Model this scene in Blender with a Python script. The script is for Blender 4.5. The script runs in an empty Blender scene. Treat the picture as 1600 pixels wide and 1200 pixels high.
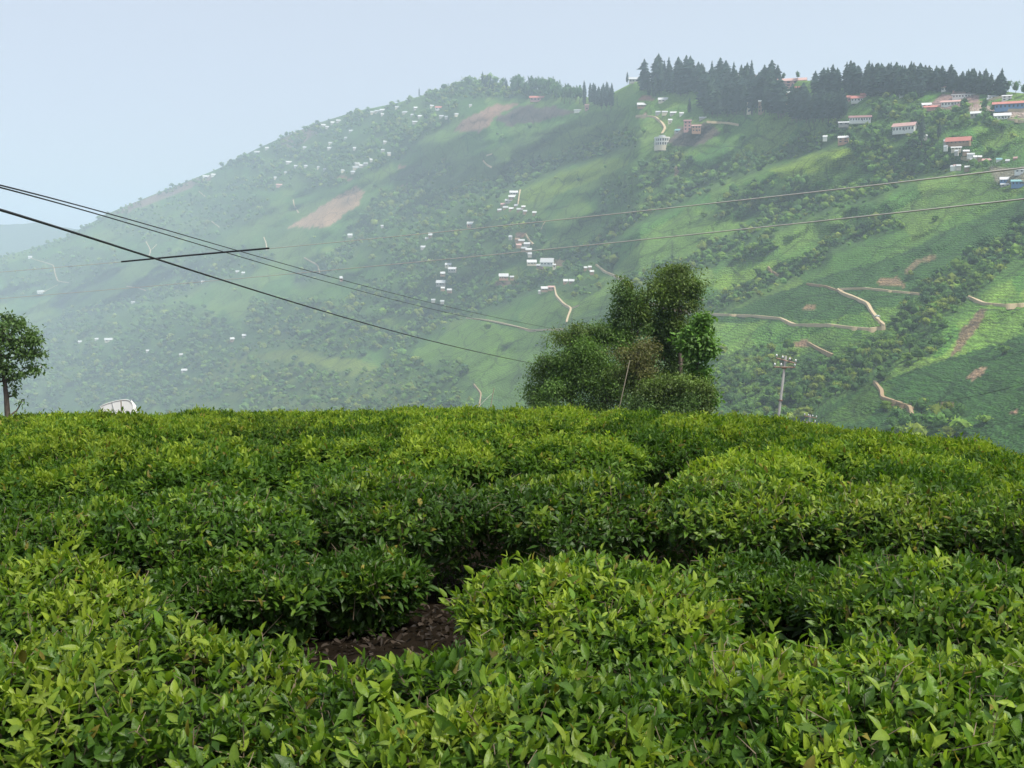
import bpy, bmesh, math, random
import numpy as np
from mathutils import Vector, Matrix

SC = bpy.context.scene
COL = SC.collection
rad = math.radians

# ------------------------------------------------------------------ camera
F = 1570.0                      # focal length in photograph pixels (1600 wide)
PITCH = rad(-8.0)
cam_d = bpy.data.cameras.new("camera")
cam_d.sensor_width = 36.0
cam_d.lens = 36.0 * F / 1600.0
cam_d.clip_start = 0.05
cam_d.clip_end = 40000.0
cam = bpy.data.objects.new("camera", cam_d)
cam.rotation_euler = (math.pi / 2 + PITCH, 0, 0)
COL.objects.link(cam)
SC.camera = cam

# ------------------------------------------------------------------ sky, sun, exposure
SUN_AZ, SUN_EL = rad(118.0), rad(62.0)
world = bpy.data.worlds.new("World")
SC.world = world
world.use_nodes = True
wn = world.node_tree
sky = wn.nodes.new('ShaderNodeTexSky')
sky.sky_type = 'NISHITA'
sky.sun_disc = False
sky.sun_elevation = SUN_EL
sky.sun_rotation = SUN_AZ
sky.altitude = 1500.0
sky.air_density = 0.55
sky.dust_density = 10.0
sky.ozone_density = 1.0
# a milky veil lies evenly over the whole sky
veil = wn.nodes.new('ShaderNodeMix'); veil.data_type = 'RGBA'
veil.inputs[0].default_value = 0.62
veil.inputs[7].default_value = (4.35, 4.65, 5.0, 1)
wn.links.new(sky.outputs[0], veil.inputs[6])
wn.links.new(veil.outputs[2], wn.nodes['Background'].inputs[0])
wn.nodes['Background'].inputs[1].default_value = 0.12
sun_d = bpy.data.lights.new("sun", 'SUN')
sun_d.energy = 3.4
sun_d.angle = rad(8.0)
sun_d.color = (1.0, 0.95, 0.86)
sun = bpy.data.objects.new("sun", sun_d)
sdir = Vector((math.sin(SUN_AZ) * math.cos(SUN_EL), math.cos(SUN_AZ) * math.cos(SUN_EL), math.sin(SUN_EL)))
sun.rotation_euler = (-sdir).to_track_quat('-Z', 'Y').to_euler()
COL.objects.link(sun)
SC.view_settings.view_transform = 'Standard'
SC.view_settings.look = 'None'
SC.view_settings.gamma = 1.0
SC.view_settings.use_curve_mapping = False
SC.view_settings.exposure = 0.75
cy = SC.cycles
cy.use_denoising = True
cy.max_bounces = 5
cy.diffuse_bounces = 3
cy.glossy_bounces = 2
cy.transmission_bounces = 3
cy.volume_bounces = 2
cy.transparent_max_bounces = 8
cy.caustics_reflective = False
cy.caustics_refractive = False

HAZE_DENSITY = 0.00017
HAZE_COLOR = (0.72, 0.86, 1.0, 1)

# ------------------------------------------------------------------ helpers
def tag(o, label=None, cat=None, group=None, kind=None):
    if label: o['label'] = label
    if cat: o['category'] = cat
    if group: o['group'] = group
    if kind: o['kind'] = kind
    return o

def link(o, parent=None):
    COL.objects.link(o)
    if parent is not None:
        o.parent = parent
    return o

def empty(name, loc=(0, 0, 0), rz=0.0, parent=None):
    o = bpy.data.objects.new(name, None)
    o.empty_display_size = 0.2
    o.location = loc
    o.rotation_euler = (0, 0, rz)
    return link(o, parent)

def mesh_np(name, V, Fc, mat=None, col=None, smooth=False):
    """mesh from numpy arrays; Fc is an (M,k) array or a list of such arrays"""
    me = bpy.data.meshes.new(name)
    V = np.asarray(V, np.float32)
    if not isinstance(Fc, list): Fc = [Fc]
    Fc = [np.asarray(f, np.int32) for f in Fc if len(f)]
    me.vertices.add(len(V))
    me.vertices.foreach_set('co', V.ravel())
    loops = np.concatenate([f.ravel() for f in Fc])
    tot = np.concatenate([np.full(len(f), f.shape[1], np.int32) for f in Fc])
    start = np.concatenate([[0], np.cumsum(tot)[:-1]]).astype(np.int32)
    me.loops.add(len(loops))
    me.loops.foreach_set('vertex_index', loops)
    me.polygons.add(len(tot))
    me.polygons.foreach_set('loop_start', start)
    me.polygons.foreach_set('loop_total', tot)
    me.polygons.foreach_set('use_smooth', np.full(len(tot), bool(smooth)))
    me.update(calc_edges=True)
    me.validate()
    if col is not None:
        a = me.attributes.new('Col', 'FLOAT_COLOR', 'POINT')
        c4 = np.ones((len(V), 4), np.float32)
        c4[:, :3] = col
        a.data.foreach_set('color', c4.ravel())
    if mat: me.materials.append(mat)
    return me

def obj(name, me, parent=None, loc=None):
    o = bpy.data.objects.new(name, me)
    if loc is not None: o.location = loc
    return link(o, parent)

class MB:
    """collects boxes, prisms and tubes into one mesh"""
    def __init__(self): self.v = []; self.f = []
    def add(self, vs, fs):
        n = len(self.v)
        self.v += [tuple(p) for p in vs]
        self.f += [tuple(i + n for i in f) for f in fs]
        return self
    def box(self, x0, x1, y0, y1, z0, z1):
        vs = [(x0,y0,z0),(x1,y0,z0),(x1,y1,z0),(x0,y1,z0),(x0,y0,z1),(x1,y0,z1),(x1,y1,z1),(x0,y1,z1)]
        return self.add(vs, [(0,3,2,1),(4,5,6,7),(0,1,5,4),(1,2,6,5),(2,3,7,6),(3,0,4,7)])
    def tube(self, pts, radii, n=6, cap=True):
        pts = [Vector(p) for p in pts]
        vs = []; fs = []
        for i, p in enumerate(pts):
            d = (pts[min(i+1, len(pts)-1)] - pts[max(i-1, 0)])
            d = d.normalized() if d.length > 1e-9 else Vector((0,0,1))
            a = d.cross(Vector((0,0,1)) if abs(d.z) < 0.9 else Vector((1,0,0))).normalized()
            b = d.cross(a)
            r = radii[i] if hasattr(radii, '__len__') else radii
            for k in range(n):
                t = 2*math.pi*k/n
                vs.append(p + (a*math.cos(t) + b*math.sin(t))*r)
        for i in range(len(pts)-1):
            for k in range(n):
                k2 = (k+1) % n
                fs.append((i*n+k, i*n+k2, (i+1)*n+k2, (i+1)*n+k))
        if cap:
            fs.append(tuple(range(n-1, -1, -1)))
            fs.append(tuple((len(pts)-1)*n + k for k in range(n)))
        return self.add(vs, fs)
    def mesh(self, name, mat, smooth=False):
        me = bpy.data.meshes.new(name)
        me.from_pydata(self.v, [], self.f)
        me.materials.append(mat)
        if smooth:
            me.polygons.foreach_set('use_smooth', [True]*len(me.polygons))
        me.update()
        return me
    def build(self, name, mat, parent=None, smooth=False, loc=None):
        return obj(name, self.mesh(name, mat, smooth), parent, loc)

def nodes(name):
    m = bpy.data.materials.new(name)
    m.use_nodes = True
    nt = m.node_tree
    b = nt.nodes['Principled BSDF']
    return m, nt, b

def paint(name, c, rough=0.7, var=0.15, scale=0.6, spec=0.3, bump=0.0):
    """plain painted / earthy surface with a little procedural mottling"""
    m, nt, b = nodes(name)
    tc = nt.nodes.new('ShaderNodeTexCoord')
    no = nt.nodes.new('ShaderNodeTexNoise'); no.inputs['Scale'].default_value = scale
    no.inputs['Detail'].default_value = 5
    nt.links.new(tc.outputs['Object'], no.inputs['Vector'])
    mx = nt.nodes.new('ShaderNodeMix'); mx.data_type = 'RGBA'
    mx.inputs[6].default_value = (*[x*(1-var) for x in c], 1)
    mx.inputs[7].default_value = (*[min(1, x*(1+var)) for x in c], 1)
    nt.links.new(no.outputs['Fac'], mx.inputs[0])
    nt.links.new(mx.outputs[2], b.inputs['Base Color'])
    b.inputs['Roughness'].default_value = rough
    b.inputs['Specular IOR Level'].default_value = spec
    if bump:
        bp = nt.nodes.new('ShaderNodeBump'); bp.inputs['Strength'].default_value = bump
        nt.links.new(no.outputs['Fac'], bp.inputs['Height'])
        nt.links.new(bp.outputs[0], b.inputs['Normal'])
    return m

def leaf_mat(name, rough=0.45, spec=0.35, trans=0.35, objvar=0.0, noise=0.0, nscale=30.0, tint=(1, 1, 1), coat=0.0):
    """foliage: colour from the Col attribute, light passing through the blade"""
    m, nt, b = nodes(name)
    out = nt.nodes['Material Output']
    at = nt.nodes.new('ShaderNodeAttribute'); at.attribute_name = 'Col'
    src = at.outputs['Color']
    if objvar:
        oi = nt.nodes.new('ShaderNodeObjectInfo')
        mr = nt.nodes.new('ShaderNodeMapRange')
        mr.inputs[3].default_value = 1 - objvar; mr.inputs[4].default_value = 1 + objvar
        nt.links.new(oi.outputs['Random'], mr.inputs[0])
        vm = nt.nodes.new('ShaderNodeVectorMath'); vm.operation = 'SCALE'
        nt.links.new(src, vm.inputs[0]); nt.links.new(mr.outputs[0], vm.inputs['Scale'])
        src = vm.outputs[0]
    if noise:
        tc = nt.nodes.new('ShaderNodeTexCoord')
        no = nt.nodes.new('ShaderNodeTexNoise'); no.inputs['Scale'].default_value = nscale
        nt.links.new(tc.outputs['Object'], no.inputs['Vector'])
        mr = nt.nodes.new('ShaderNodeMapRange')
        mr.inputs[1].default_value = .3; mr.inputs[2].default_value = .7
        mr.inputs[3].default_value = 1 - noise; mr.inputs[4].default_value = 1 + noise
        nt.links.new(no.outputs['Fac'], mr.inputs[0])
        vm = nt.nodes.new('ShaderNodeVectorMath'); vm.operation = 'SCALE'
        nt.links.new(src, vm.inputs[0]); nt.links.new(mr.outputs[0], vm.inputs['Scale'])
        src = vm.outputs[0]
    nt.links.new(src, b.inputs['Base Color'])
    b.inputs['Roughness'].default_value = rough
    b.inputs['Specular IOR Level'].default_value = spec
    if trans > 0:
        tr = nt.nodes.new('ShaderNodeBsdfTranslucent')
        vm = nt.nodes.new('ShaderNodeVectorMath'); vm.operation = 'MULTIPLY'
        nt.links.new(src, vm.inputs[0]); vm.inputs[1].default_value = (1.25, 1.35, 0.6)
        nt.links.new(vm.outputs[0], tr.inputs['Color'])
        ms = nt.nodes.new('ShaderNodeMixShader'); ms.inputs[0].default_value = trans
        nt.links.new(b.outputs[0], ms.inputs[1]); nt.links.new(tr.outputs[0], ms.inputs[2])
        nt.links.new(ms.outputs[0], out.inputs['Surface'])
    return m

# value noise ---------------------------------------------------------
def _hash(ix, iy, seed):
    h = (ix.astype(np.int64)*374761393 + iy.astype(np.int64)*668265263 + seed*1442695041) & 0xffffffff
    h = ((h ^ (h >> 13)) * 1274126177) & 0xffffffff
    return ((h ^ (h >> 16)) & 0xffff) / 65535.0
def vnoise(x, y, seed=0):
    x = np.asarray(x, float); y = np.asarray(y, float)
    ix = np.floor(x); iy = np.floor(y); fx = x-ix; fy = y-iy
    fx = fx*fx*(3-2*fx); fy = fy*fy*(3-2*fy)
    a = _hash(ix, iy, seed); b = _hash(ix+1, iy, seed); c = _hash(ix, iy+1, seed); d = _hash(ix+1, iy+1, seed)
    return (a*(1-fx)+b*fx)*(1-fy) + (c*(1-fx)+d*fx)*fy
def fbm(x, y, seed=0, oct=4):
    s = 0; a = .5
    for i in range(oct):
        s = s + a*vnoise(np.asarray(x)*2**i, np.asarray(y)*2**i, seed+i*17); a *= .5
    return s/(1-.5**oct)

# photograph pixel <-> world ------------------------------------------
CP, SP = math.cos(-PITCH), math.sin(-PITCH)
def ray(px, py):
    px = np.asarray(px, float); py = np.asarray(py, float)
    x = (px-800)/F; u = (600-py)/F
    d = np.stack([x + 0*u, CP + u*SP + 0*x, u*CP - SP + 0*x], -1)
    return d
def at(px, py, dist):
    """point seen at a pixel, at that horizontal distance from the camera"""
    d = ray(px, py)
    h = np.hypot(d[..., 0], d[..., 1])
    return d * (np.asarray(dist, float)/h)[..., None]

def seg_dist(px, py, pts):
    """signed distance (pixels) to a polyline; positive on its right-hand side, and station along it"""
    best = np.full(np.shape(px), 1e9); sgn = np.zeros(np.shape(px)); st = np.zeros(np.shape(px))
    n = len(pts)-1
    for i in range(n):
        ax, ay = pts[i][:2]; bx, by = pts[i+1][:2]
        dx, dy = bx-ax, by-ay
        L2 = dx*dx+dy*dy
        t = np.clip(((px-ax)*dx+(py-ay)*dy)/L2, 0, 1)
        qx, qy = ax+t*dx, ay+t*dy
        d = np.hypot(px-qx, py-qy)
        c = (dx*(py-ay) - dy*(px-ax))
        m = d < best
        best = np.where(m, d, best); sgn = np.where(m, np.where(c >= 0, 1, -1), sgn); st = np.where(m, (i+t)/n, st)
    return best, sgn, st

def in_poly(px, py, poly):
    inside = np.zeros(np.shape(px), bool)
    n = len(poly)
    for i in range(n):
        x1, y1 = poly[i]; x2, y2 = poly[(i+1) % n]
        if y1 == y2: continue
        c = ((y1 > py) != (y2 > py)) & (px < (x2-x1)*(py-y1)/(y2-y1)+x1)
        inside ^= c
    return inside

# ------------------------------------------------------------------ the hillside opposite: shape
SKY_X = [-700,-300, 0, 60, 100, 170, 230, 300, 340, 400, 440, 500, 560, 620, 680, 720, 760, 800, 850, 900, 940, 965, 990, 1010, 1060, 1100, 1200, 1260, 1350, 1450, 1550, 1600, 1800, 2300]
SKY_Y = [560, 470, 402, 385, 372, 333, 308, 280, 264, 233, 215, 191, 173, 161, 143, 127, 124, 136, 141, 150, 154, 141, 128, 128, 130, 131, 127, 126, 126, 131, 141, 146, 160, 200]
RT_X = [-700, 0, 300, 500, 750, 1000, 1300, 1600, 2300]
RT_R = [6000, 5600, 5000, 4300, 3150, 2050, 1550, 1300, 1150]
RB_X = [-700, 0, 500, 1000, 1300, 1600, 2300]
RB_R = [4000, 3000, 1450, 640, 480, 400, 330]
PYB = 780.0

# wooded gullies, traced from the top right down to the lower left: (points, half width in photo pixels, name)
GULLIES = [
    ([(990,222),(956,229),(920,242),(870,258),(830,272),(790,292),(737,300),(690,318),(640,345)], 13, 'upper'),
    ([(1330,205),(1287,222),(1225,245),(1162,263),(1094,291),(1040,320),(1000,341),(955,368),(925,395),(880,420)], 12, 'middle'),
    ([(1520,255),(1440,268),(1366,302),(1287,322),(1230,345),(1194,352),(1147,385),(1100,410),(1040,432),(985,448)], 13, 'long'),
    ([(1400,352),(1340,372),(1294,386),(1275,412),(1225,437),(1178,456),(1125,480),(1060,515)], 11, 'short'),
    ([(1680,345),(1600,385),(1537,422),(1506,453),(1444,481),(1412,522),(1366,562),(1319,594),(1256,631),(1215,662)], 24, 'wide'),
    ([(880,432),(815,453),(775,474),(720,490),(681,505),(640,528),(610,560)], 13, 'lower'),
    ([(700,262),(660,290),(620,318),(560,372),(520,420),(470,440)], 12, 'west'),
    ([(330,430),(281,455),(219,473),(160,487),(110,500),(60,540)], 10, 'far west'),
]
def hill_R(px, py, relief=True):
    px = np.asarray(px, float); py = np.asarray(py, float)
    S = np.interp(px, SKY_X, SKY_Y); Rt = np.interp(px, RT_X, RT_R); Rb = np.interp(px, RB_X, RB_R)
    v = np.clip((PYB-py)/(PYB-S), -0.3, 1.0)
    R = Rb + (Rt-Rb)*(0.8*v + 0.2*v*v)
    if relief:
        fade = np.clip((py-S)/50.0, 0, 1)
        rel = 0
        for pts, hw, nm in GULLIES:
            d, s, st = seg_dist(px, py, pts)
            a = 1 - 0.75*np.clip(-st*8+1, 0, 1)
            p = np.where(s > 0, np.exp(-(d/46.0)**2), np.exp(-(d/(hw*0.9))**2))
            rel = np.maximum(rel, p*a) if not np.isscalar(rel) else p*a
        amp = 0.068*R
        c = px*0.5 + py*0.87; l = px*0.87 - py*0.5
        R = R + fade*(rel*amp + (fbm(c/75.0, l/240.0, 3, 4)-.5)*0.105*R + (fbm(c/22.0, l/70.0, 9, 3)-.5)*0.026*R + (fbm(c/11.0, l/24.0, 19, 2)-.5)*0.011*R)
    return R
def hill_at(px, py):
    return at(px, py, hill_R(px, py))

# cover of the hillside (crop and soil colours, with sunlit and shaded patches painted into the tea, linear)
TEA = np.array((0.080, 0.172, 0.028))
POLY = [  # (polygon in photo pixels, colour)
    ([(812,298),(875,270),(940,247),(990,250),(962,266),(900,292),(850,312),(815,322)], (0.158,0.250,0.028)),
    ([(1200,265),(1260,243),(1318,230),(1352,250),(1300,264),(1225,282)], (0.175,0.269,0.028)),
    ([(960,425),(1000,372),(1080,322),(1170,345),(1160,368),(1060,415)], (0.110,0.206,0.030)),
    ([(1098,402),(1172,380),(1178,388),(1110,412)], (0.175,0.274,0.028)),
    ([(1095,442),(1212,406),(1222,432),(1147,464)], (0.146,0.250,0.028)),
    ([(735,466),(806,416),(842,430),(800,447),(775,458)], (0.153,0.256,0.028)),
    ([(880,470),(940,440),(1000,436),(1040,452),(960,475),(900,492)], (0.118,0.212,0.028)),
    ([(1000,460),(1060,440),(1110,440),(1080,470)], (0.128,0.226,0.028)),
    ([(600,300),(690,262),(760,236),(840,208),(930,175),(985,170),(960,215),(870,245),(790,275),(700,300)], (0.075,0.144,0.026)),
    ([(780,270),(850,225),(905,196),(960,190),(905,232),(850,252)], (0.118,0.199,0.028)),
    ([(1100,505),(1180,470),(1290,430),(1400,400),(1500,350),(1600,310),(1700,300),(1700,350),(1560,400),(1480,460),(1300,500)], (0.036,0.092,0.019)),
    ([(1345,515),(1240,560),(1180,600),(1300,600),(1360,560)], (0.040,0.096,0.019)),
    ([(1280,540),(1310,520),(1350,530),(1320,560),(1290,555)], (0.056,0.120,0.019)),
    ([(1370,600),(1450,570),(1600,525),(1750,500),(1750,720),(1250,720),(1230,670),(1300,630)], (0.031,0.084,0.017)),
    ([(1260,668),(1370,600),(1400,600),(1350,660)], (0.050,0.108,0.017)),
    ([(610,565),(700,520),(735,498),(800,515),(870,520),(860,560),(700,620),(600,620)], (0.107,0.206,0.028)),
    ([(760,600),(850,560),(880,620),(800,650)], (0.086,0.171,0.022)),
    ([(280,610),(360,560),(460,545),(560,560),(640,600),(660,650),(300,660)], (0.140,0.199,0.031)),
    # bare and ploughed ground
    ([(449,356),(500,325),(535,303),(556,291),(570,298),(563,318),(540,334),(516,353)], (0.42,0.27,0.16)),
    ([(505,335),(530,318),(556,308),(545,322),(525,334)], (0.075,0.137,0.029)),
    ([(708,206),(722,188),(775,163),(808,162),(770,187),(750,206)], (0.30,0.185,0.125)),
    ([(770,188),(812,164),(862,166),(900,176),(850,190),(800,196)], (0.135,0.105,0.085)),
    ([(170,333),(230,308),(300,281),(330,272),(330,282),(280,300),(200,332)], (0.24,0.17,0.13)),
    ([(440,216),(500,192),(505,202),(470,226),(440,232)], (0.24,0.18,0.13)),
    ([(1060,200),(1100,192),(1130,205),(1100,225),(1060,230),(1045,222)], (0.13,0.105,0.08)),
    ([(993,152),(1020,150),(1022,156),(1000,157)], (0.30,0.16,0.11)),
    ([(526,279),(536,276),(552,280),(548,283)], (0.38,0.20,0.14)),
    ([(614,262),(625,258),(634,262),(624,264)], (0.36,0.20,0.14)),
    ([(625,287),(650,290),(652,294),(628,290)], (0.32,0.2,0.13)),
    ([(990,182),(1008,179),(1012,183),(996,184)], (0.45,0.27,0.22)),
    ([(775,440),(812,438),(808,447),(790,450),(772,446)], (0.33,0.20,0.12)),
    ([(864,406),(878,402),(880,414),(872,420),(864,416)], (0.42,0.28,0.17)),
    ([(805,364),(822,364),(822,370),(806,371)], (0.36,0.20,0.13)),
    ([(1250,480),(1262,474),(1276,478),(1272,483),(1256,484)], (0.22,0.15,0.085)),
    ([(1235,535),(1262,532),(1268,540),(1245,542)], (0.22,0.14,0.085)),
    ([(1412,425),(1435,405),(1465,398),(1462,406),(1440,412),(1420,430)], (0.19,0.15,0.08)),
    ([(1370,438),(1400,432),(1418,446),(1395,450),(1375,446)], (0.20,0.14,0.08)),
    ([(1485,560),(1500,520),(1530,482),(1545,480),(1530,510),(1505,545)], (0.17,0.13,0.075)),
    ([(1508,590),(1530,575),(1540,570),(1537,585),(1522,595)], (0.26,0.18,0.11)),
    ([(1463,630),(1485,626),(1497,634),(1470,638)], (0.28,0.17,0.11)),
    ([(1398,628),(1425,634),(1428,645),(1405,640)], (0.24,0.17,0.09)),
    ([(1575,645),(1592,640),(1590,648)], (0.25,0.15,0.1)),
    ([(1052,258),(1060,255),(1058,275),(1053,280)], (0.30,0.20,0.13)),
    ([(1512,168),(1560,163),(1720,160),(1720,186),(1600,184),(1560,178),(1515,174)], (0.36,0.28,0.23)),
    ([(1440,168),(1470,150),(1500,140),(1530,148),(1530,166),(1460,172)], (0.30,0.20,0.18)),
    ([(1545,262),(1610,262),(1610,290),(1560,288)], (0.17,0.16,0.11)),
    ([(700,330),(740,300),(770,310),(730,345)], (0.082,0.160,0.026)),
]
# wooded areas: (polygon, mean spacing in photo pixels, colour index bias)
WOODS = [
    ([(590,300),(660,295),(760,290),(800,330),(840,345),(850,400),(800,410),(760,400),(700,430),(640,440),(560,400),(560,350)], 10.5),
    ([(640,440),(700,430),(760,400),(800,415),(740,460),(690,495),(600,500),(540,480),(560,440)], 10.5),
    ([(400,180+20),(560,178),(700,150),(720,175),(690,200),(640,235),(600,260),(540,290),(440,300),(330,300),(300,285),(350,262)], 8.5),
    ([(400,470),(520,470),(600,500),(620,530),(560,560),(420,545),(380,500)], 11),
    ([(20,560),(120,500),(300,470),(420,545),(330,575),(260,640),(0,645),(0,580)], 10),
    ([(260,650),(330,575),(440,560),(600,590),(740,590),(740,650),(260,660)], 12),
    ([(540,600),(620,560),(720,575),(760,640),(540,650)], 12),
    ([(1290,222),(1330,200),(1400,205),(1440,195),(1470,220),(1440,255),(1390,275),(1330,262),(1345,240)], 8.5),
    ([(1355,165),(1400,150),(1445,165),(1520,168),(1560,185),(1600,188),(1600,205),(1520,200),(1440,200),(1380,185)], 9.5),
    ([(1100,560),(1180,540),(1260,560),(1250,620),(1210,665),(1110,665)], 15),
    ([(1240,560),(1330,560),(1370,540),(1420,500),(1470,500),(1480,540),(1370,600),(1240,640)], 13),
    ([(1380,640),(1440,628),(1500,640),(1510,690),(1390,700)], 13),
    ([(1100,395),(1180,375),(1215,365),(1210,395),(1130,420)], 9),
    ([(1150,290),(1260,282),(1290,300),(1230,330),(1160,335),(1110,345)], 10),
    ([(800,130),(900,135),(905,152),(800,152)], 7.0),
    ([(620,160),(720,132),(800,135),(800,155),(700,160)], 8.5),
    ([(950,285),(1010,260),(1060,245),(1090,255),(1050,300),(980,330),(930,330)], 13),
    ([(1440,245),(1560,240),(1560,265),(1460,275)], 11),
    ([(850,455),(880,432),(960,440),(900,470)], 16),
    ([(150,345),(260,312),(400,300),(440,330),(330,372),(200,382)], 14),
    ([(0,412),(120,385),(200,402),(150,450),(0,470)], 14),
    ([(230,400),(330,380),(430,400),(380,440),(260,440)], 15),
    ([(870,400),(930,375),(960,390),(960,430),(880,430)], 10),
]
def hill_cover(px, py):
    c = px*0.5 + py*0.87; l = px*0.87 - py*0.5
    n = fbm(c/60.0, l/170.0, 21, 4)
    k = 0.70 + 0.75*n
    col = TEA[None, :]*np.ones(px.shape + (3,))*k[..., None]
    # sections plucked at different times differ in hue
    wx = px + 30*(fbm(px/60, py/60, 31)-.5); wy = py + 30*(fbm(px/60, py/60, 37)-.5)
    cc = np.floor((wx*0.5+wy*0.87)/26); ll = np.floor((wx*0.87-wy*0.5)/58)
    h = _hash(cc, ll, 5)
    col = col*(0.85+0.35*h)[..., None]
    col[..., 0] *= 0.85+0.45*h
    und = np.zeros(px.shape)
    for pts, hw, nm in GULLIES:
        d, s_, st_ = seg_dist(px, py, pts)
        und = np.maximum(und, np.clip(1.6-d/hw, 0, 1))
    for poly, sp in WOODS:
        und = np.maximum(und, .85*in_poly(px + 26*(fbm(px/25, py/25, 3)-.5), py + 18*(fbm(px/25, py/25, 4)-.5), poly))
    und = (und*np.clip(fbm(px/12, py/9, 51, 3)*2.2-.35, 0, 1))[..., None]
    late = [q for q in POLY if q[1][1] > q[1][0]]; soil = [q for q in POLY if q[1][1] <= q[1][0]]
    def lay(col, lst):
        for poly, pc in lst:
            jx = px + 9*(fbm(px/14, py/14, 41)-.5); jy = py + 7*(fbm(px/14, py/14, 43)-.5)
            m = in_poly(jx, jy, poly)
            nn = (0.78 + 0.44*fbm(px/9, py/6, 47, 3))[..., None]
            col = np.where(m[..., None], np.array(pc)*nn, col)
        return col
    col = lay(col, late)
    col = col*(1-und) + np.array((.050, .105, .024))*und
    return lay(col, soil)

def ground_mat():
    m, nt, b = nodes('hillside cover')
    at_ = nt.nodes.new('ShaderNodeAttribute'); at_.attribute_name = 'Col'
    tc = nt.nodes.new('ShaderNodeTexCoord')
    no = nt.nodes.new('ShaderNodeTexNoise'); no.inputs['Scale'].default_value = 0.35; no.inputs['Detail'].default_value = 4
    vo = nt.nodes.new('ShaderNodeTexVoronoi'); vo.inputs['Scale'].default_value = 0.55
    ve = nt.nodes.new('ShaderNodeTexVoronoi'); ve.feature = 'DISTANCE_TO_EDGE'; ve.inputs['Scale'].default_value = 0.018
    wob = nt.nodes.new('ShaderNodeTexNoise'); wob.inputs['Scale'].default_value = 0.02
    add = nt.nodes.new('ShaderNodeVectorMath'); add.operation = 'MULTIPLY_ADD'
    nt.links.new(tc.outputs['Object'], wob.inputs['Vector'])
    nt.links.new(wob.outputs['Color'], add.inputs[0]); add.inputs[1].default_value = (40, 40, 0)
    nt.links.new(tc.outputs['Object'], add.inputs[2])
    for n in (no, vo): nt.links.new(tc.outputs['Object'], n.inputs['Vector'])
    nt.links.new(add.outputs[0], ve.inputs['Vector'])
    r1 = nt.nodes.new('ShaderNodeMapRange'); r1.inputs[1].default_value = .3; r1.inputs[2].default_value = .7
    r1.inputs[3].default_value = .62; r1.inputs[4].default_value = 1.35
    nt.links.new(no.outputs['Fac'], r1.inputs[0])
    r2 = nt.nodes.new('ShaderNodeMapRange'); r2.inputs[1].default_value = 0.0; r2.inputs[2].default_value = .045
    r2.inputs[3].default_value = .5; r2.inputs[4].default_value = 1.0
    nt.links.new(ve.outputs['Distance'], r2.inputs[0])
    mu = nt.nodes.new('ShaderNodeMath'); mu.operation = 'MULTIPLY'
    nt.links.new(r1.outputs[0], mu.inputs[0]); nt.links.new(r2.outputs[0], mu.inputs[1])
    wv = nt.nodes.new('ShaderNodeTexWave'); wv.bands_direction = 'Z'; wv.inputs['Scale'].default_value = 0.16
    wv.inputs['Distortion'].default_value = 7.0; wv.inputs['Detail'].default_value = 3; wv.inputs['Detail Scale'].default_value = .25
    nt.links.new(tc.outputs['Object'], wv.inputs['Vector'])
    r3 = nt.nodes.new('ShaderNodeMapRange'); r3.inputs[3].default_value = .72; r3.inputs[4].default_value = 1.14
    nt.links.new(wv.outputs['Fac'], r3.inputs[0])
    mu2 = nt.nodes.new('ShaderNodeMath'); mu2.operation = 'MULTIPLY'
    nt.links.new(mu.outputs[0], mu2.inputs[0]); nt.links.new(r3.outputs[0], mu2.inputs[1]); mu = mu2
    vm = nt.nodes.new('ShaderNodeVectorMath'); vm.operation = 'SCALE'
    nt.links.new(at_.outputs['Color'], vm.inputs[0]); nt.links.new(mu.outputs[0], vm.inputs['Scale'])
    nt.links.new(vm.outputs[0], b.inputs['Base Color'])
    bp = nt.nodes.new('ShaderNodeBump'); bp.inputs['Strength'].default_value = 0.9; bp.inputs['Distance'].default_value = 1.6
    nt.links.new(vo.outputs['Distance'], bp.inputs['Height'])
    nt.links.new(bp.outputs[0], b.inputs['Normal'])
    b.inputs['Roughness'].default_value = 0.85
    b.inputs['Specular IOR Level'].default_value = 0.15
    return m
M_GROUND = ground_mat()

def build_hill():
    pxs = np.arange(-640, 2240, 4.0)
    nv = 170
    PX = np.repeat(pxs[:, None], nv, 1)
    S = np.interp(pxs, SKY_X, SKY_Y)
    v = np.linspace(0, 1, nv)
    PY = PYB + (S[:, None]-PYB)*v[None, :]
    P = hill_at(PX, PY)
    C = hill_cover(PX, PY)
    # toe of the slope running under the near hill, and the back of the ridge falling away
    top = P[:, -1]; bot = P[:, 0]
    hb = bot/np.hypot(bot[:, 0], bot[:, 1])[:, None]; hb[:, 2] = 0
    ht = top/np.hypot(top[:, 0], top[:, 1])[:, None]; ht[:, 2] = 0
    toe2 = bot - hb*140 + np.array((0, 0, -90.0)); toe1 = bot - hb*50 + np.array((0, 0, -25.0))
    b1 = top + ht*60 + np.array((0, 0, -14.0)); b2 = top + ht*400 + np.array((0, 0, -170.0)); b3 = top + ht*1500 + np.array((0, 0, -620.0))
    P = np.concatenate([toe2[:, None], toe1[:, None], P, b1[:, None], b2[:, None], b3[:, None]], 1)
    C = np.concatenate([C[:, :1], C[:, :1], C, C[:, -1:], C[:, -1:], C[:, -1:]], 1)
    n, mth = P.shape[:2]
    idx = np.arange(n*mth).reshape(n, mth)
    q = np.stack([idx[:-1, :-1], idx[1:, :-1], idx[1:, 1:], idx[:-1, 1:]], -1).reshape(-1, 4)
    me = mesh_np('hillside', P.reshape(-1, 3), q, M_GROUND, C.reshape(-1, 3), smooth=True)
    return tag(obj('hillside', me), kind='structure')
build_hill()

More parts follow.
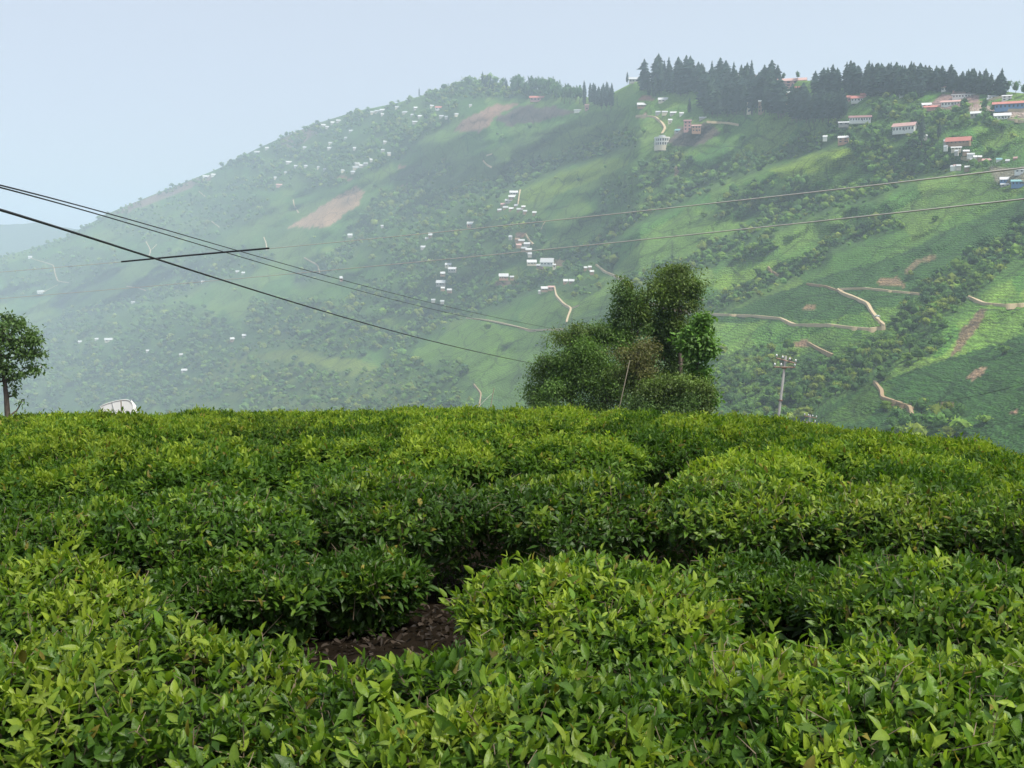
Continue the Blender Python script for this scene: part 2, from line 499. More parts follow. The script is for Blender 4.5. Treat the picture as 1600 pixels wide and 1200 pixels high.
def ridge_sheet(name, xs, ys, dist, drop, seed, colr):
    """a far mountain: a broad roof-shaped body whose crest runs along a traced line"""
    pxs = np.linspace(xs[0], xs[-1], 160)
    py = np.interp(pxs, xs, ys) + 10*(fbm(pxs/60.0, pxs*0, seed)-.5) + 4*(fbm(pxs/14.0, pxs*0, seed+1)-.5)
    D = np.interp(pxs, [xs[0], xs[-1]], dist)
    crest = at(pxs, py, D)
    h = crest/np.hypot(crest[:, 0], crest[:, 1])[:, None]; h[:, 2] = 0
    rows = []
    for k, t in enumerate(np.linspace(-1, 1, 25)):
        w = 1800.0
        r = crest + h*(t*w)
        r[:, 2] -= abs(t)**0.9*drop + 120*(fbm(pxs/45.0, np.full_like(pxs, t*6), seed+2)-.5)*(abs(t) > .02)
        rows.append(r)
    P = np.stack(rows, 0)
    n, mth = P.shape[:2]
    idx = np.arange(n*mth).reshape(n, mth)
    q = np.stack([idx[:-1, :-1], idx[:-1, 1:], idx[1:, 1:], idx[1:, :-1]], -1).reshape(-1, 4)
    C = np.array(colr)*np.ones((n*mth, 3))*(0.7+0.6*fbm(P[..., 0].ravel()/160, P[..., 1].ravel()/160, seed+5))[:, None]
    tag(obj(name, mesh_np(name, P.reshape(-1, 3), q, M_GROUND, C, smooth=True)), kind='structure')
ridge_sheet('distant_ridge', [-900, -300, 0, 60, 130, 260, 420, 700], [420, 372, 352, 350, 360, 384, 430, 520], [8800, 8400], 900, 61, (0.05, 0.10, 0.045))
#ridge_sheet('distant_mountain', [-1400, -600, -100, 100, 300, 480, 700, 1100], [330, 330, 300, 270, 232, 240, 300, 420], [8200, 7600], 1300, 71, (0.05, 0.10, 0.05))

# lowland reaching the horizon, far under the hills
def build_lowland():
    xs = np.linspace(-14000, 14000, 30); ys = np.linspace(-2000, 16000, 20)
    X, Y = np.meshgrid(xs, ys, indexing='ij')
    Z = -1250 + 60*fbm(X/1500, Y/1500, 81)
    P = np.stack([X, Y, Z], -1); n, m_ = X.shape
    idx = np.arange(n*m_).reshape(n, m_)
    q = np.stack([idx[:-1, :-1], idx[1:, :-1], idx[1:, 1:], idx[:-1, 1:]], -1).reshape(-1, 4)
    tag(obj('valley_floor', mesh_np('valley_floor', P.reshape(-1, 3), q, M_GROUND, np.array((0.05, .11, .04)), True)), kind='structure')
build_lowland()

# ------------------------------------------------------------------ the near slope under the tea
EYE, BUSH = 1.80, 0.65
def near_z(x, y):
    x = np.asarray(x, float); y = np.asarray(y, float)
    yy = np.minimum(y, 60.0)
    z = -EYE - 0.057*y - 0.0029*yy*np.maximum(yy, 0) - np.maximum(y-60, 0)*0.348
    lat = np.where(x > 0, 0.0105, 0.0018)*np.minimum(np.abs(x), 25)**2
    return z - lat - np.where(x > 25, .335, 0)*(np.abs(x)-25) - np.where(x < -25, .09, 0)*(np.abs(x)-25)
def near_hit(px, py, lift=0.0):
    """where the ray through a pixel meets the near slope (raised by lift)"""
    d = ray(px, py); t = 0.5
    while t < 400:
        p = d*t
        if p[2] < near_z(p[0], p[1]) + lift: break
        t += 0.02
    return p
def build_near():
    def axis(lo, hi, near, step):
        a = list(np.arange(-near, near+1e-6, step)); s = step; v = near
        while v < hi:
            s *= 1.3; v += s; a.append(v)
        s = step; v = -near
        while v > lo:
            s *= 1.3; v -= s; a.insert(0, v)
        return np.array(a)
    xs = axis(-1600, 900, 14, 0.25); ys = axis(-40, 1700, 14, 0.25)
    X, Y = np.meshgrid(xs, ys, indexing='ij')
    Z = near_z(X, Y) + 0.10*(fbm(X/0.7, Y/0.7, 91)-.5)
    P = np.stack([X, Y, Z], -1); n, m_ = X.shape
    idx = np.arange(n*m_).reshape(n, m_)
    q = np.stack([idx[:-1, :-1], idx[1:, :-1], idx[1:, 1:], idx[:-1, 1:]], -1).reshape(-1, 4)
    mat = paint('shade darkened garden soil', (0.012, 0.009, 0.006), rough=1.0, var=.7, scale=14, spec=.03, bump=1.0)  # soil colour taken almost to black to stand for shade between the bushes
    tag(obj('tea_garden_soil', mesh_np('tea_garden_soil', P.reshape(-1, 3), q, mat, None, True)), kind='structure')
build_near()

# ------------------------------------------------------------------ dirt roads on the hillside
M_ROAD = paint('pale dirt road', (0.44, 0.35, 0.22), rough=.95, var=.18, scale=.3)
M_ROADB = paint('brown earth track', (0.30, 0.22, 0.13), rough=.95, var=.2, scale=.3)
ROADS = []
def road(pts, width, mat, name='dirt_road'):
    ROADS.append(pts)
    pts = np.array(pts, float)
    # smooth, dense centre line
    d = np.concatenate([[0], np.cumsum(np.hypot(*np.diff(pts, axis=0).T))])
    s = np.arange(0, d[-1], 2.0); s = np.append(s, d[-1])
    px = np.interp(s, d, pts[:, 0]); py = np.interp(s, d, pts[:, 1])
    if len(s) > 6:
        k = np.array([1, 2, 3, 2, 1])/9.0
        px = np.convolve(np.pad(px, 2, 'edge'), k, 'valid'); py = np.convolve(np.pad(py, 2, 'edge'), k, 'valid')
    P = hill_at(px, py)
    T = np.gradient(P, axis=0); T[:, 2] = 0
    T /= np.maximum(np.hypot(T[:, 0], T[:, 1])[:, None], 1e-6)
    N = np.stack([-T[:, 1], T[:, 0], 0*T[:, 0]], -1)
    w = .66*width*(0.8+0.4*vnoise(s/9.0, s*0, 7))[:, None]/2
    up = np.array((0, 0, 1.3)); dn = np.array((0, 0, -2.5))
    L = P + N*w + up; R = P - N*w + up; L2 = P + N*(w+.6) + dn; R2 = P - N*(w+.6) + dn
    V = np.concatenate([L2, L, R, R2]); n = len(P); i = np.arange(n-1)
    q = np.concatenate([np.stack([i+a*n, i+1+a*n, i+1+(a+1)*n, i+(a+1)*n], -1) for a in range(3)])
    tag(obj(name, mesh_np(name, V, q, mat)), kind='structure')
for pts, w in [
    ([(1015,474),(1040,480),(1080,489),(1125,492),(1178,494),(1219,498),(1241,508),(1294,508),(1325,512),(1359,515),(1384,511),(1372,500),(1362,487),(1356,475),(1337,466),(1316,458),(1309,452),(1350,451),(1397,456),(1437,460)], 4.2),
    ([(728,497),(759,500),(784,505),(809,511),(828,516),(853,515),(882,514)], 4.2),
    ([(866,446),(869,462),(881,475),(893,482),(888,494),(885,505)], 4.4),
    ([(893,482),(906,477)], 3.0), ([(931,413),(944,424),(975,437)], 4.2),
    ([(813,296),(811,308),(810,320)], 5.5), ([(852,346),(848,352),(846,359)], 5.0), ([(822,366),(826,374),(834,382)], 5.0),
    ([(994,181),(1012,181),(1025,183),(1034,191),(1040,200),(1034,210)], 6.0),
    ([(1512,464),(1537,475),(1569,478),(1600,476),(1640,468)], 3.4),
    ([(47,403),(66,409),(84,414),(86,426),(90,439),(109,442)], 6.5), ([(92,444),(66,457)], 6), ([(197,447),(214,449),(229,454)], 6),
    ([(228,377),(236,392),(232,402)], 6), ([(236,391),(245,382)], 5), ([(458,311),(460,322),(467,333)], 6), ([(412,370),(416,380),(417,392)], 6),
    ([(475,402),(497,414),(500,427)], 5.5), ([(310,298),(322,308)], 5), ([(330,345),(344,356)], 5),
    ([(755,250),(762,258),(770,262)], 6), ([(1519,163),(1540,158),(1568,151)], 7), ([(1566,172),(1600,172),(1680,174)], 6), ([(1575,186),(1600,190),(1680,196)], 5),
    ([(760,243),(770,240)], 5), ([(1103,190),(1120,191),(1140,192),(1156,195)], 4), ([(1500,246),(1530,250)],3.5)]:
    road(pts, w, M_ROAD)
for pts, w in [([(1366,597),(1378,612),(1378,622),(1397,628),(1422,637),(1425,650)], 3.0), ([(1262,536),(1280,546),(1302,556)], 2.6),
               ([(1200,417),(1206,424),(1218,432)], 3), ([(1040,445),(1100,470)], 2), ([(740,600),(752,615),(748,640)], 3), ([(1318,458),(1290,448),(1260,444)], 2.2)]:
    road(pts, w, M_ROADB, 'earth_track')

# ------------------------------------------------------------------ hillside trees
def ico(sub):
    bm = bmesh.new(); bmesh.ops.create_icosphere(bm, subdivisions=sub, radius=1.0)
    v = np.array([p.co[:] for p in bm.verts]); f = np.array([[x.index for x in p.verts] for p in bm.faces])
    bm.free(); return v, f
ICO1 = ico(1); ICO2 = ico(2)
M_FAR = leaf_mat('hillside foliage', rough=.8, spec=.1, trans=.3, objvar=.25)
M_TRUNK = paint('tree bark', (0.10, 0.075, 0.055), rough=.95, var=.35, scale=4)
M_CONIFER = leaf_mat('conifer foliage', rough=.8, spec=.1, trans=.1, objvar=.25)

def crown_broad(rng, lobes=None, m=46):
    """unit crown (radius ~1, base z~0.5, top ~2.3): leafy lobes plus loose sprays round the edge"""
    V, Fs, C = [], [], []; n = 0
    k = lobes or rng.integers(4, 7)
    for i in range(k):
        a = rng.uniform(0, 6.28); r = rng.uniform(.15, .62) if i else 0
        c = np.array((r*math.cos(a), r*math.sin(a), rng.uniform(.95, 1.65) if i else 1.55))
        s = rng.uniform(.38, .62) if i else rng.uniform(.55, .75)
        v, f = ICO1
        d = v*(1 + rng.uniform(-.38, .32, (len(v), 1)))*s*np.array((1, 1, rng.uniform(.75, 1.0))) + c
        V.append(d); Fs.append(f+n); n += len(d)
        C.append(np.full(len(d), rng.uniform(.75, 1.25)) * rng.uniform(.75, 1.2, len(d)))
    d = rng.normal(size=(m, 3)); d /= np.linalg.norm(d, axis=1)[:, None]; d[:, 2] = np.abs(d[:, 2])*.9-.15
    c = d*rng.uniform(.75, 1.08, (m, 1))*np.array((.95, .95, .85)) + np.array((0, 0, 1.4))
    t = c[:, None, :] + rng.normal(size=(m, 3, 3))*.15
    V.append(t.reshape(-1, 3)); Fs.append(np.arange(m*3).reshape(m, 3)+n)
    C.append(np.repeat(rng.uniform(.8, 1.4, m), 3))
    return np.concatenate(V), np.concatenate(Fs), np.concatenate(C)

def crown_conifer(rng, slim=1.0, ragged=.3):
    """unit conifer, height 1, base radius about 0.13: drooping ragged tiers"""
    V, Fs, C = [], [], []; n = 0
    tiers = 11
    for i in range(tiers):
        t = i/(tiers-1)
        z0 = .10 + .80*t; R = slim*(.150*(1-t**3.6)**.85 + .040)*(.8+.2*min(1, t*4))*rng.uniform(.85, 1.12)
        hh = .15*(1-.45*t)
        seg = 11
        a = np.linspace(0, 2*np.pi, seg, endpoint=False) + rng.uniform(0, 6)
        rr = R*(1+rng.uniform(-ragged, ragged, seg))
        lo = np.stack([rr*np.cos(a), rr*np.sin(a), z0 - hh*.25*rng.uniform(0, 1.2, seg)], -1)
        mi = np.stack([.62*rr*np.cos(a+.2), .62*rr*np.sin(a+.2), z0 + hh*.35 + rng.uniform(-.01, .01, seg)], -1)
        tp = np.array([[0, 0, z0+hh]])
        V += [lo, mi, tp]
        i0 = np.arange(seg); i1 = (i0+1) % seg
        Fs += [np.stack([n+i0, n+i1, n+seg+i0], -1), np.stack([n+i1, n+seg+i1, n+seg+i0], -1), np.stack([n+seg+i0, n+seg+i1, np.full(seg, n+2*seg)], -1)]
        C += [rng.uniform(.7, 1.3, 2*seg+1)]
        n += 2*seg+1
    return np.concatenate(V), np.concatenate(Fs), np.concatenate(C)

R0 = np.random.default_rng(11)
BROAD = [crown_broad(R0) for _ in range(8)]
BROAD_LOW = [crown_broad(R0, 3, 26) for _ in range(8)]
CONE = [crown_conifer(R0, s, r) for s, r in ((1, .42), (.8, .45), (1.15, .4), (.62, .35), (.9, .55), (1.3, .5))]
GREENS = [(0.085, .165, .030), (.125, .210, .032), (.062, .132, .032), (.165, .215, .036), (.090, .178, .040), (0.052, 0.112, 0.034)]
def crown_mesh(name, proto, colr, mat):
    V, Fs, C = proto
    return mesh_np(name, V, Fs, mat, np.array(colr)*C[:, None])
BROAD_ME = [crown_mesh('crown', BROAD[i % 8], GREENS[i % 6], M_FAR) for i in range(16)]
CONE_ME = [crown_mesh('crown', CONE[i % 6], [(0.022, .044, .030), (.029, .054, .031), (.024, .047, .036)][i % 3], M_CONIFER) for i in range(12)]
TRUNK_ME = MB().tube([(0, 0, -.5), (.02, 0, .5), (0, .03, 1.3)], [.075, .055, .03], 6).mesh('trunk', M_TRUNK)
CTRUNK_ME = MB().tube([(0, 0, -.1), (0, 0, .3), (0, 0, .9)], [.016, .013, .004], 6).mesh('trunk', M_TRUNK)

def place_tree(name, crown, trunk, P, sx, sz, rz, label, group):
    e = empty(name, P, rz)
    e.scale = (sx, sx, sz)
    c = obj('crown', crown, e); t = obj('trunk', trunk, e)
    tag(e, label, 'tree', group)
    return e

rng = np.random.default_rng(5)
def crown_px(px, py):
    R_ = hill_R(px, py); return 2*4.4*(1+np.clip(R_-900, 0, 2000)/1500)*F/R_
def poisson(cands, weight_sp):
    """dart throwing: keep candidates whose neighbours are farther than their own spacing"""
    keep = []; cell = {}
    for (x, y), sp in zip(cands, weight_sp):
        gx, gy = int(x//8), int(y//8); ok = True
        for i in range(gx-2, gx+3):
            for j in range(gy-2, gy+3):
                for (a, b) in cell.get((i, j), ()):
                    if (a-x)**2 + ((b-y)*1.5)**2 < sp*sp: ok = False; break
                if not ok: break
            if not ok: break
        if ok:
            keep.append((x, y)); cell.setdefault((gx, gy), []).append((x, y))
    return np.array(keep)
cand, csp = [], []
for pts, hw, nm in GULLIES:
    P_ = np.array(pts, float); d = np.concatenate([[0], np.cumsum(np.hypot(*np.diff(P_, axis=0).T))])
    nC = int(d[-1]*hw*2/5)
    s = rng.uniform(0, d[-1], nC); off = rng.normal(0, .55, nC)*hw
    x = np.interp(s, d, P_[:, 0]); y = np.interp(s, d, P_[:, 1])
    dens = 0.55+0.9*vnoise(s/40, s*0, 13)
    x = x - off*.45; y = y - np.abs(off*.9)*np.sign(off)*.9 - hw*.25
    g = np.abs(off) < hw*dens*1.2
    cand += list(zip(x[g], y[g])); csp += list(.47*crown_px(x[g], y[g]))
for poly, sp in WOODS:
    xs_ = [p[0] for p in poly]; ys_ = [p[1] for p in poly]
    nC = int((max(xs_)-min(xs_))*(max(ys_)-min(ys_))/sp/sp*7)
    x = rng.uniform(min(xs_), max(xs_), nC); y = rng.uniform(min(ys_), max(ys_), nC)
    g = in_poly(x + 20*(fbm(x/25, y/25, 3)-.5), y + 14*(fbm(x/25, y/25, 4)-.5), poly) & (fbm(x/22, y/16, 77, 2) > .33)
    cand += list(zip(x[g], y[g])); csp += list(.050*sp*crown_px(x[g], y[g]))
# single trees and scrub dotted over the fields
x = rng.uniform(-150, 1760, 420); y = rng.uniform(180, 690, 420)
g = (y > np.interp(x, SKY_X, SKY_Y)+12) & (fbm(x/60, y/40, 99, 2) > .52)
cand += list(zip(x[g], y[g])); csp += [16]*int(g.sum())
# trees along the skyline at left
x = rng.uniform(-60, 800, 1100); y = np.interp(x, SKY_X, SKY_Y) + rng.uniform(1.2, 9, 1100)
g = fbm(x/18, y*0, 5, 2) > .38
cand += list(zip(x[g], y[g])); csp += [4.2]*int(g.sum())
order = rng.permutation(len(cand))
TREES = poisson([cand[i] for i in order], [csp[i] for i in order])
_S = np.interp(TREES[:, 0], SKY_X, SKY_Y)
# keep yards, roads, bare patches and village sites open
OPEN = [p for p, c in POLY if c[1] <= c[0] and p[0] not in ((170,333), (440,216))]
okT = TREES[:, 1] > _S + 1
for p in OPEN: okT &= ~in_poly(TREES[:, 0], TREES[:, 1], p)
# ------------------------------------------------------------------ houses
PAL = {
    'tin': paint('weathered white tin', (0.56, 0.57, 0.57), .5, .12, .5), 'white': paint('whitewash', (0.72, 0.71, 0.67), .8, .1, .4),
    'grey': paint('grey tin', (0.42, 0.44, 0.45), .55, .2, .5), 'red': paint('red oxide roof', (0.42, 0.16, 0.13), .7, .2, .5),
    'pink': paint('faded pink roof', (0.48, 0.30, 0.27), .75, .2, .5), 'brown': paint('brown timber wall', (0.30, 0.20, 0.13), .85, .25, .8),
    'maroon': paint('maroon roof', (0.24, 0.13, 0.13), .7, .2, .5), 'orange': paint('orange plaster', (0.48, 0.27, 0.18), .8, .15, .4),
    'cream': paint('cream plaster', (0.62, 0.55, 0.42), .8, .12, .4), 'blue': paint('blue painted sheet', (0.13, 0.24, 0.42), .6, .15, .5),
    'teal': paint('teal tin', (0.18, 0.36, 0.36), .6, .15, .5), 'stone': paint('grey stone', (0.40, 0.38, 0.35), .9, .2, .5),
    'dark': paint('dark opening', (0.045, 0.05, 0.06), .4, .2, .5), 'rose': paint('rose plaster', (0.52, 0.29, 0.27), .8, .15, .4),
}
# px, py of the wall foot, width and wall height in photo pixels, roof rise px, turn, wall, roof, windows, storeys, label, group
H = []
def h(px, py, w, hh, rise, rot, wall, roof, nw=0, st=1, label=None, group=None): H.append((px, py, w, hh, rise, rot, wall, roof, nw, st, label, group))
V1, V2, V3 = 'houses of the upper village', 'houses of the middle village', 'houses of the lower village'
h(803,304,12,3,3,5,'stone','tin',3,1,'topmost grey roofed house of the upper village beside the pale track',V1)
h(801,311,12,3,3,0,'brown','tin',3,1,'second white roofed house from the top of the upper village',V1)
h(797,316,15,2.5,2.5,-6,'stone','grey',3,1,'long low grey roofed shed in the upper village',V1)
for i,(x,y,w,c) in enumerate([(780,331,6,'tin'),(790,327,8,'grey'),(786,322,8,'pink'),(799,329,7,'tin'),(812,330,9,'grey'),(822,333,8,'grey'),(836,335,8,'tin'),(806,324,6,'grey'),(818,326,6,'tin')]):
    h(x,y,w,2.6,2.2,(i*23)%40-20,'brown',c,0,1,'small tin roofed hut clustered at the foot of the upper village',V1)
h(736,354,11,3.5,4,10,'orange','tin',3,1,'lone white roofed house with orange walls among trees above the tea field')
h(674,371,9,3.5,4,-8,'brown','tin',2,1,'white roofed house alone at the wood edge left of the tea spur')
h(667,375,5,2,2,0,'stone','tin',0,1,'tiny shed just below the lone house at the wood edge')
h(662,389,8,2.5,2.5,12,'stone','grey',0,1,'grey hut at the lower wood edge, under the lone house')
for i,(x,y,w,c) in enumerate([(797,373,5,'tin'),(815,379,9,'grey'),(823,384,9,'tin'),(811,386,8,'pink'),(826,393,9,'tin'),(818,391,8,'grey'),(828,400,6,'grey'),(808,377,7,'brown')]):
    h(x,y,w,2.8,2.4,(i*31)%50-25,'brown' if i%2 else 'stone',c,0,1,'small hut of the middle village under the red earth bank',V2)
h(854,414,20,4,6.5,-18,'white','tin',4,1,'largest white roofed house, beside the tan earth cutting in the lower village',V3)
h(831,413,14,3,4,6,'cream','tin',3,1,'white roofed house left of the largest house in the lower village',V3)
h(843,418,10,3,2.5,-15,'brown','grey',2,1,'grey roofed shed in front of the largest house in the lower village',V3)
h(866,419,5,5,1.5,0,'cream','tin',1,1,'narrow pale annex right of the largest house in the lower village',V3)
for x,y,w in [(915,421,5),(922,420,5),(925,427,6)]:
    h(x,y,w,2.4,2.2,8,'brown','tin',0,1,'tiny white roofed hut of a trio by the track top','three huts by the track')
h(884,442,7,2.6,3.2,12,'brown','tin',1,1,'left one of two white roofed huts above the track junction')
h(893,442,8,2.6,3.2,-8,'brown','tin',1,1,'right one of two white roofed huts above the track junction')
h(851,454,10,3,3.2,14,'brown','tin',2,1,'white roofed house at the head of the pale winding track')
h(861,452,9,3.2,2,4,'brown','pink',2,1,'brown roofed shed at the head of the pale winding track')
h(843,457,4,2,1.5,0,'stone','tin',0,1,'tiny shed left of the house at the track head')
h(787,436,14,4,4.5,0,'orange','tin',4,1,'white roofed house standing on a bare brown terrace')
h(800,436,6,3,2,12,'brown','grey',1,1,'small shed on the right end of the bare brown terrace')
V4='houses in the wooded western hamlet'
h(700,417,9,3,3,-10,'cream','tin',2,1,'uppermost pale roofed house of the wooded western hamlet',V4)
h(706,424,12,3.5,3,-20,'stone','tin',3,1,'broad pale roofed house in the upper half of the wooded western hamlet',V4)
h(692,430,7,2.5,2.8,6,'brown','tin',1,1,'small bright hut at the left middle of the wooded western hamlet',V4)
h(688,446,14,4,4,-22,'stone','tin',3,1,'largest white roofed house in the lower half of the wooded western hamlet',V4)
h(692,453,6,2.5,2.2,10,'brown','tin',0,1,'little hut right below the largest house of the western hamlet',V4)
h(702,456,7,2.5,2.4,-12,'brown','tin',0,1,'lowest right hut of the wooded western hamlet',V4)
for x,y in [(677,471),(691,473)]: h(x,y,6,2,1.8,0,'stone','grey',0,1,'dull grey hut half hidden in trees below the western hamlet',V4)
h(547,370,7,2.2,2.6,0,'stone','tin',0,1,'single white hut in the woods right of the bare brown slope')
h(536,438,9,3.2,3,4,'orange','tin',2,1,'white roofed house with orange walls on the left tea spur')
h(597,355,4,1.8,1.6,0,'stone','tin',0,1,'tiny pale hut in the woods below the bare brown slope')
h(64,458,9,2,1.8,6,'white','tin',0,1,'white hut at the end of the far left track')
h(47,404,5,2,1.6,0,'white','tin',0,1,'tiny white hut at the top of the far left track')
h(170,534,11,2.6,2.8,-6,'cream','tin',2,1,'white roofed house alone in the forest above the canvas truck')
for x,y in [(151,532),(125,536),(231,550),(283,556)]: h(x,y,5,1.8,1.6,0,'stone','tin',0,1,'pinprick white hut in the lower left forest','huts in the lower left forest')
h(365,533,9,3,2.6,10,'brown','tin',2,1,'left one of two white roofed huts in the forest below the spur')
h(383,527,9,2.4,2.4,-10,'stone','tin',1,1,'right one of two white roofed huts in the forest below the spur')
h(288,582,8,3,2.4,0,'stone','tin',1,1,'small pale house with a yard in the lower left forest')
for x,y in [(317,442),(371,426),(380,428),(208,474),(65,574)]: h(x,y,5,1.6,1.5,0,'stone','tin',0,1,'lone white speck of a hut on the left fields','huts on the left fields')
W1='white huts scattered over the upper left slope'
for i,(x,y,w) in enumerate([(595,175,5),(598,181,5),(583,178,8),(644,182,5),(650,171,6),(675,168,5),(690,184,7),(698,185,6),(715,181,8),(649,193,8),(656,184,6),(633,178,9),(555,234,6),(515,234,6),(516,226,5),(548,207,6),(602,224,5),(608,242,5),(598,237,5),(507,267,4),(536,269,5),(552,271,7),(598,163,7),(589,163,8),(530,185,8),(506,186,7),(735,167,4),(559,258,8),(566,261,9),(556,264,9),(571,258,6),(452,256,9),(431,280,5),(476,233,5),(462,262,5),(498,264,4),(478,262,5),(418,218,7),(446,272,4),(512,201,6),(520,186,6),(620,168,5),(540,218,4),(580,252,4)]):
    h(x,y,w,2.2,1.9,(i*37)%50-25,['stone','stone','cream'][i%3],['grey','tin','grey'][i%3],0,1,'tiny white hut among trees on the hazy upper left slope',W1)
h(687,171,13,2.5,2.5,0,'white','red',3,1,'red roofed house on the hazy upper left slope')
h(322,272,9,4,2,0,'white','tin',1,1,'pinkish white house on the hazy left skyline')
h(334,276,7,2.5,2,10,'white','tin',0,1,'low white hut just right of the pale skyline house')
h(402,238,10,3,2,-30,'white','tin',1,1,'white house on the skyline among thin trees')
h(437,292,10,2.5,2,0,'rose','pink',0,1,'rose coloured house at the foot of the hazy left wood')
# ridge town
h(844,157,30,4,3,0,'rose','red',6,1,'long red building under tall trees on the middle ridge')
h(917,171,6,6,2,0,'rose','pink',1,2,'tall rose house at the edge of the cypress clump')
h(904,174,13,2,1,0,'white','grey',0,1,'flat pale shed left of the cypress clump')
h(992,128,17,4,3,4,'stone','grey',4,1,'grey house on the hilltop left of the conifers')
h(1036,159,14,3,3.5,-6,'cream','tin',3,1,'white roofed house on the light green clearing below conifers')
h(1003,167,13,3,3.5,4,'brown','tin',3,1,'white roofed brown house left on the clearing below conifers')
for i,(x,y,w,wl,rf) in enumerate([(1028,178,7,'stone','grey'),(1039,178,8,'cream','grey'),(1052,179,9,'stone','tin'),(1065,180,6,'white','tin')]):
    h(x,y,w,2.6,2,(i*17)%20-10,wl,rf,0,1,'small roadside house in the row above the round building','row of houses above the round building')
h(1047,192,6,4,2,0,'cream','tin',1,2,'small two storey pale house right of the bend in the ridge road')
h(1058,207,8,3,2.2,-20,'stone','teal',1,1,'little teal roofed shed beside the round building')
h(1074,204,11,14,2,0,'rose','maroon',6,3,'tall rose red block of the unfinished house')
h(1088,206,13,9,1.5,0,'orange','pink',6,2,'lower orange block joined right of the rose red one')
h(1098,186,10,2,1.5,0,'stone','tin',0,1,'low grey shed above the orange block')
h(1146,124,20,4.5,2,0,'white','red',5,1,'white building with red roof set among the tall conifers')
h(1185,127,10,7,2,0,'white','pink',4,2,'white two storey house between conifers near the skyline')
h(1199,128,7,7,2,0,'rose','grey',2,2,'narrow rose house between conifers near the skyline')
h(1170,176,6,15,2,0,'cream','brown',3,3,'tall narrow tan house at the foot of the conifers')
h(1189,176,8,16,2,0,'brown','tin',4,3,'tall brown house with white top at the foot of the conifers')
h(1237,135,38,8,4,-4,'rose','pink',8,2,'large faded pink building in the skyline gap')
h(1232,160,8,14,2,0,'orange','tin',4,3,'tall orange brown house just below the skyline gap')
h(1247,142,9,4,2.5,0,'white','red',2,1,'small red roofed house below the large pink building')
h(1284,152,9,4,2,8,'cream','tin',2,1,'cream hut at the top edge of the dark conifer block')
h(1314,152,6,5,2,0,'white','tin',1,1,'small white house right of the dark conifer block')
h(1324,158,9,5,3,0,'rose','red',2,1,'reddish house between white and red roofed neighbours below the wood')
h(1339,158,16,4,4,0,'white','red',4,1,'red roofed house with white wall under the round dark wood')
h(1349,152,8,3,3,0,'rose','red',0,1,'small red roof behind the red roofed white house')
h(1344,189,29,5,3,3,'white','maroon',8,1,'long white building with maroon roof above the wooded slope')
h(1318,195,14,3,2,0,'stone','grey',2,1,'low grey shed left below the long maroon roofed building')
h(1411,205,31,7,5,-24,'white','pink',7,1,'long white building with grey pink roof, turned downhill')
h(1317,223,14,7,3,-6,'orange','tin',4,2,'orange two storey house with white roof at the tip of the bright field')
h(1289,217,6,3,2,0,'white','tin',0,1,'tiny pale hut left of the orange house at the field tip')
h(1408,153,5,3,1.5,0,'white','tin',0,1,'single white hut in the wood below the conifers')
h(1448,166,12,2,3,8,'white','tin',2,1,'bright white roofed hut at the left end of the ridge terraces')
h(1480,142,15,5,3.5,-6,'white','red',4,1,'red roofed white house at the top of the ridge terraces')
h(1499,143,17,1.5,3,0,'rose','maroon',2,1,'low maroon roof right of the top terrace house')
h(1509,152,34,4,1,0,'white','grey',9,1,'long white building on the upper ridge terrace')
h(1485,165,24,5,2.5,-4,'white','pink',6,1,'white windowed building with pink roof on the lower ridge terrace')
h(1463,169,30,1.5,2.5,6,'rose','red',3,1,'low red roof along the left foot of the ridge terraces')
h(1573,157,12,6,1.5,0,'white','tin',4,2,'white two storey block above the blue building')
h(1552,154,12,3,1.5,6,'white','grey',3,1,'low white building on the ramp left of the white block')
h(1600,168,72,6,4,0,'blue','red',14,1,'long blue building with red roof at the right end of the ridge')
h(1524,183,13,5,3,-6,'stone','tin',3,1,'grey white house on the edge of the paved yard')
h(1566,186,20,4.5,4,4,'white','tin',5,1,'white house below the paved yard')
h(1496,224,31,3,6,-14,'brown','red',6,1,'long house with bright red roof in a garden on the right slope')
h(1494,234,13,3,1.5,0,'cream','tin',3,1,'long pale shed below the bright red roof')
G5='huts of the village on the right slope'
for i,(x,y,w,rf) in enumerate([(1494,239,5,'tin'),(1510,239,8,'tin'),(1517,244,9,'grey'),(1476,223,3,'tin'),(1481,223,3,'tin'),(1477,232,5,'grey'),(1524,248,5,'tin'),(1531,248,5,'tin'),(1561,252,7,'teal'),(1574,254,5,'tin'),(1586,250,5,'pink'),(1488,263,6,'tin'),(1498,262,6,'grey'),(1511,264,6,'tin'),(1493,262,5,'pink'),(1519,252,5,'grey'),(1441,205,5,'tin'),(1440,211,5,'grey'),(1446,215,5,'grey'),(1545,158,5,'grey')]):
    h(x,y,w,2.4,2,(i*41)%50-25,['stone','brown','white'][i%3],rf,0,1,'small tin roofed hut of the village on the right slope',G5)
h(1541,254,11,3,2.5,-10,'brown','pink',2,1,'rose roofed house in the village on the right slope')
h(1600,269,22,3.5,1.5,4,'white','grey',4,1,'long white building at the right picture edge above the upper cable')
h(1572,285,15,4,3.5,3,'blue','tin',4,1,'blue walled house with white roof at the right edge')
h(1597,289,26,5,2.5,3,'blue','teal',6,1,'long blue house at the right edge, under the upper cable')
h(1571,291,12,2.5,1.5,0,'stone','grey',2,1,'low grey shed in front of the blue walled house')

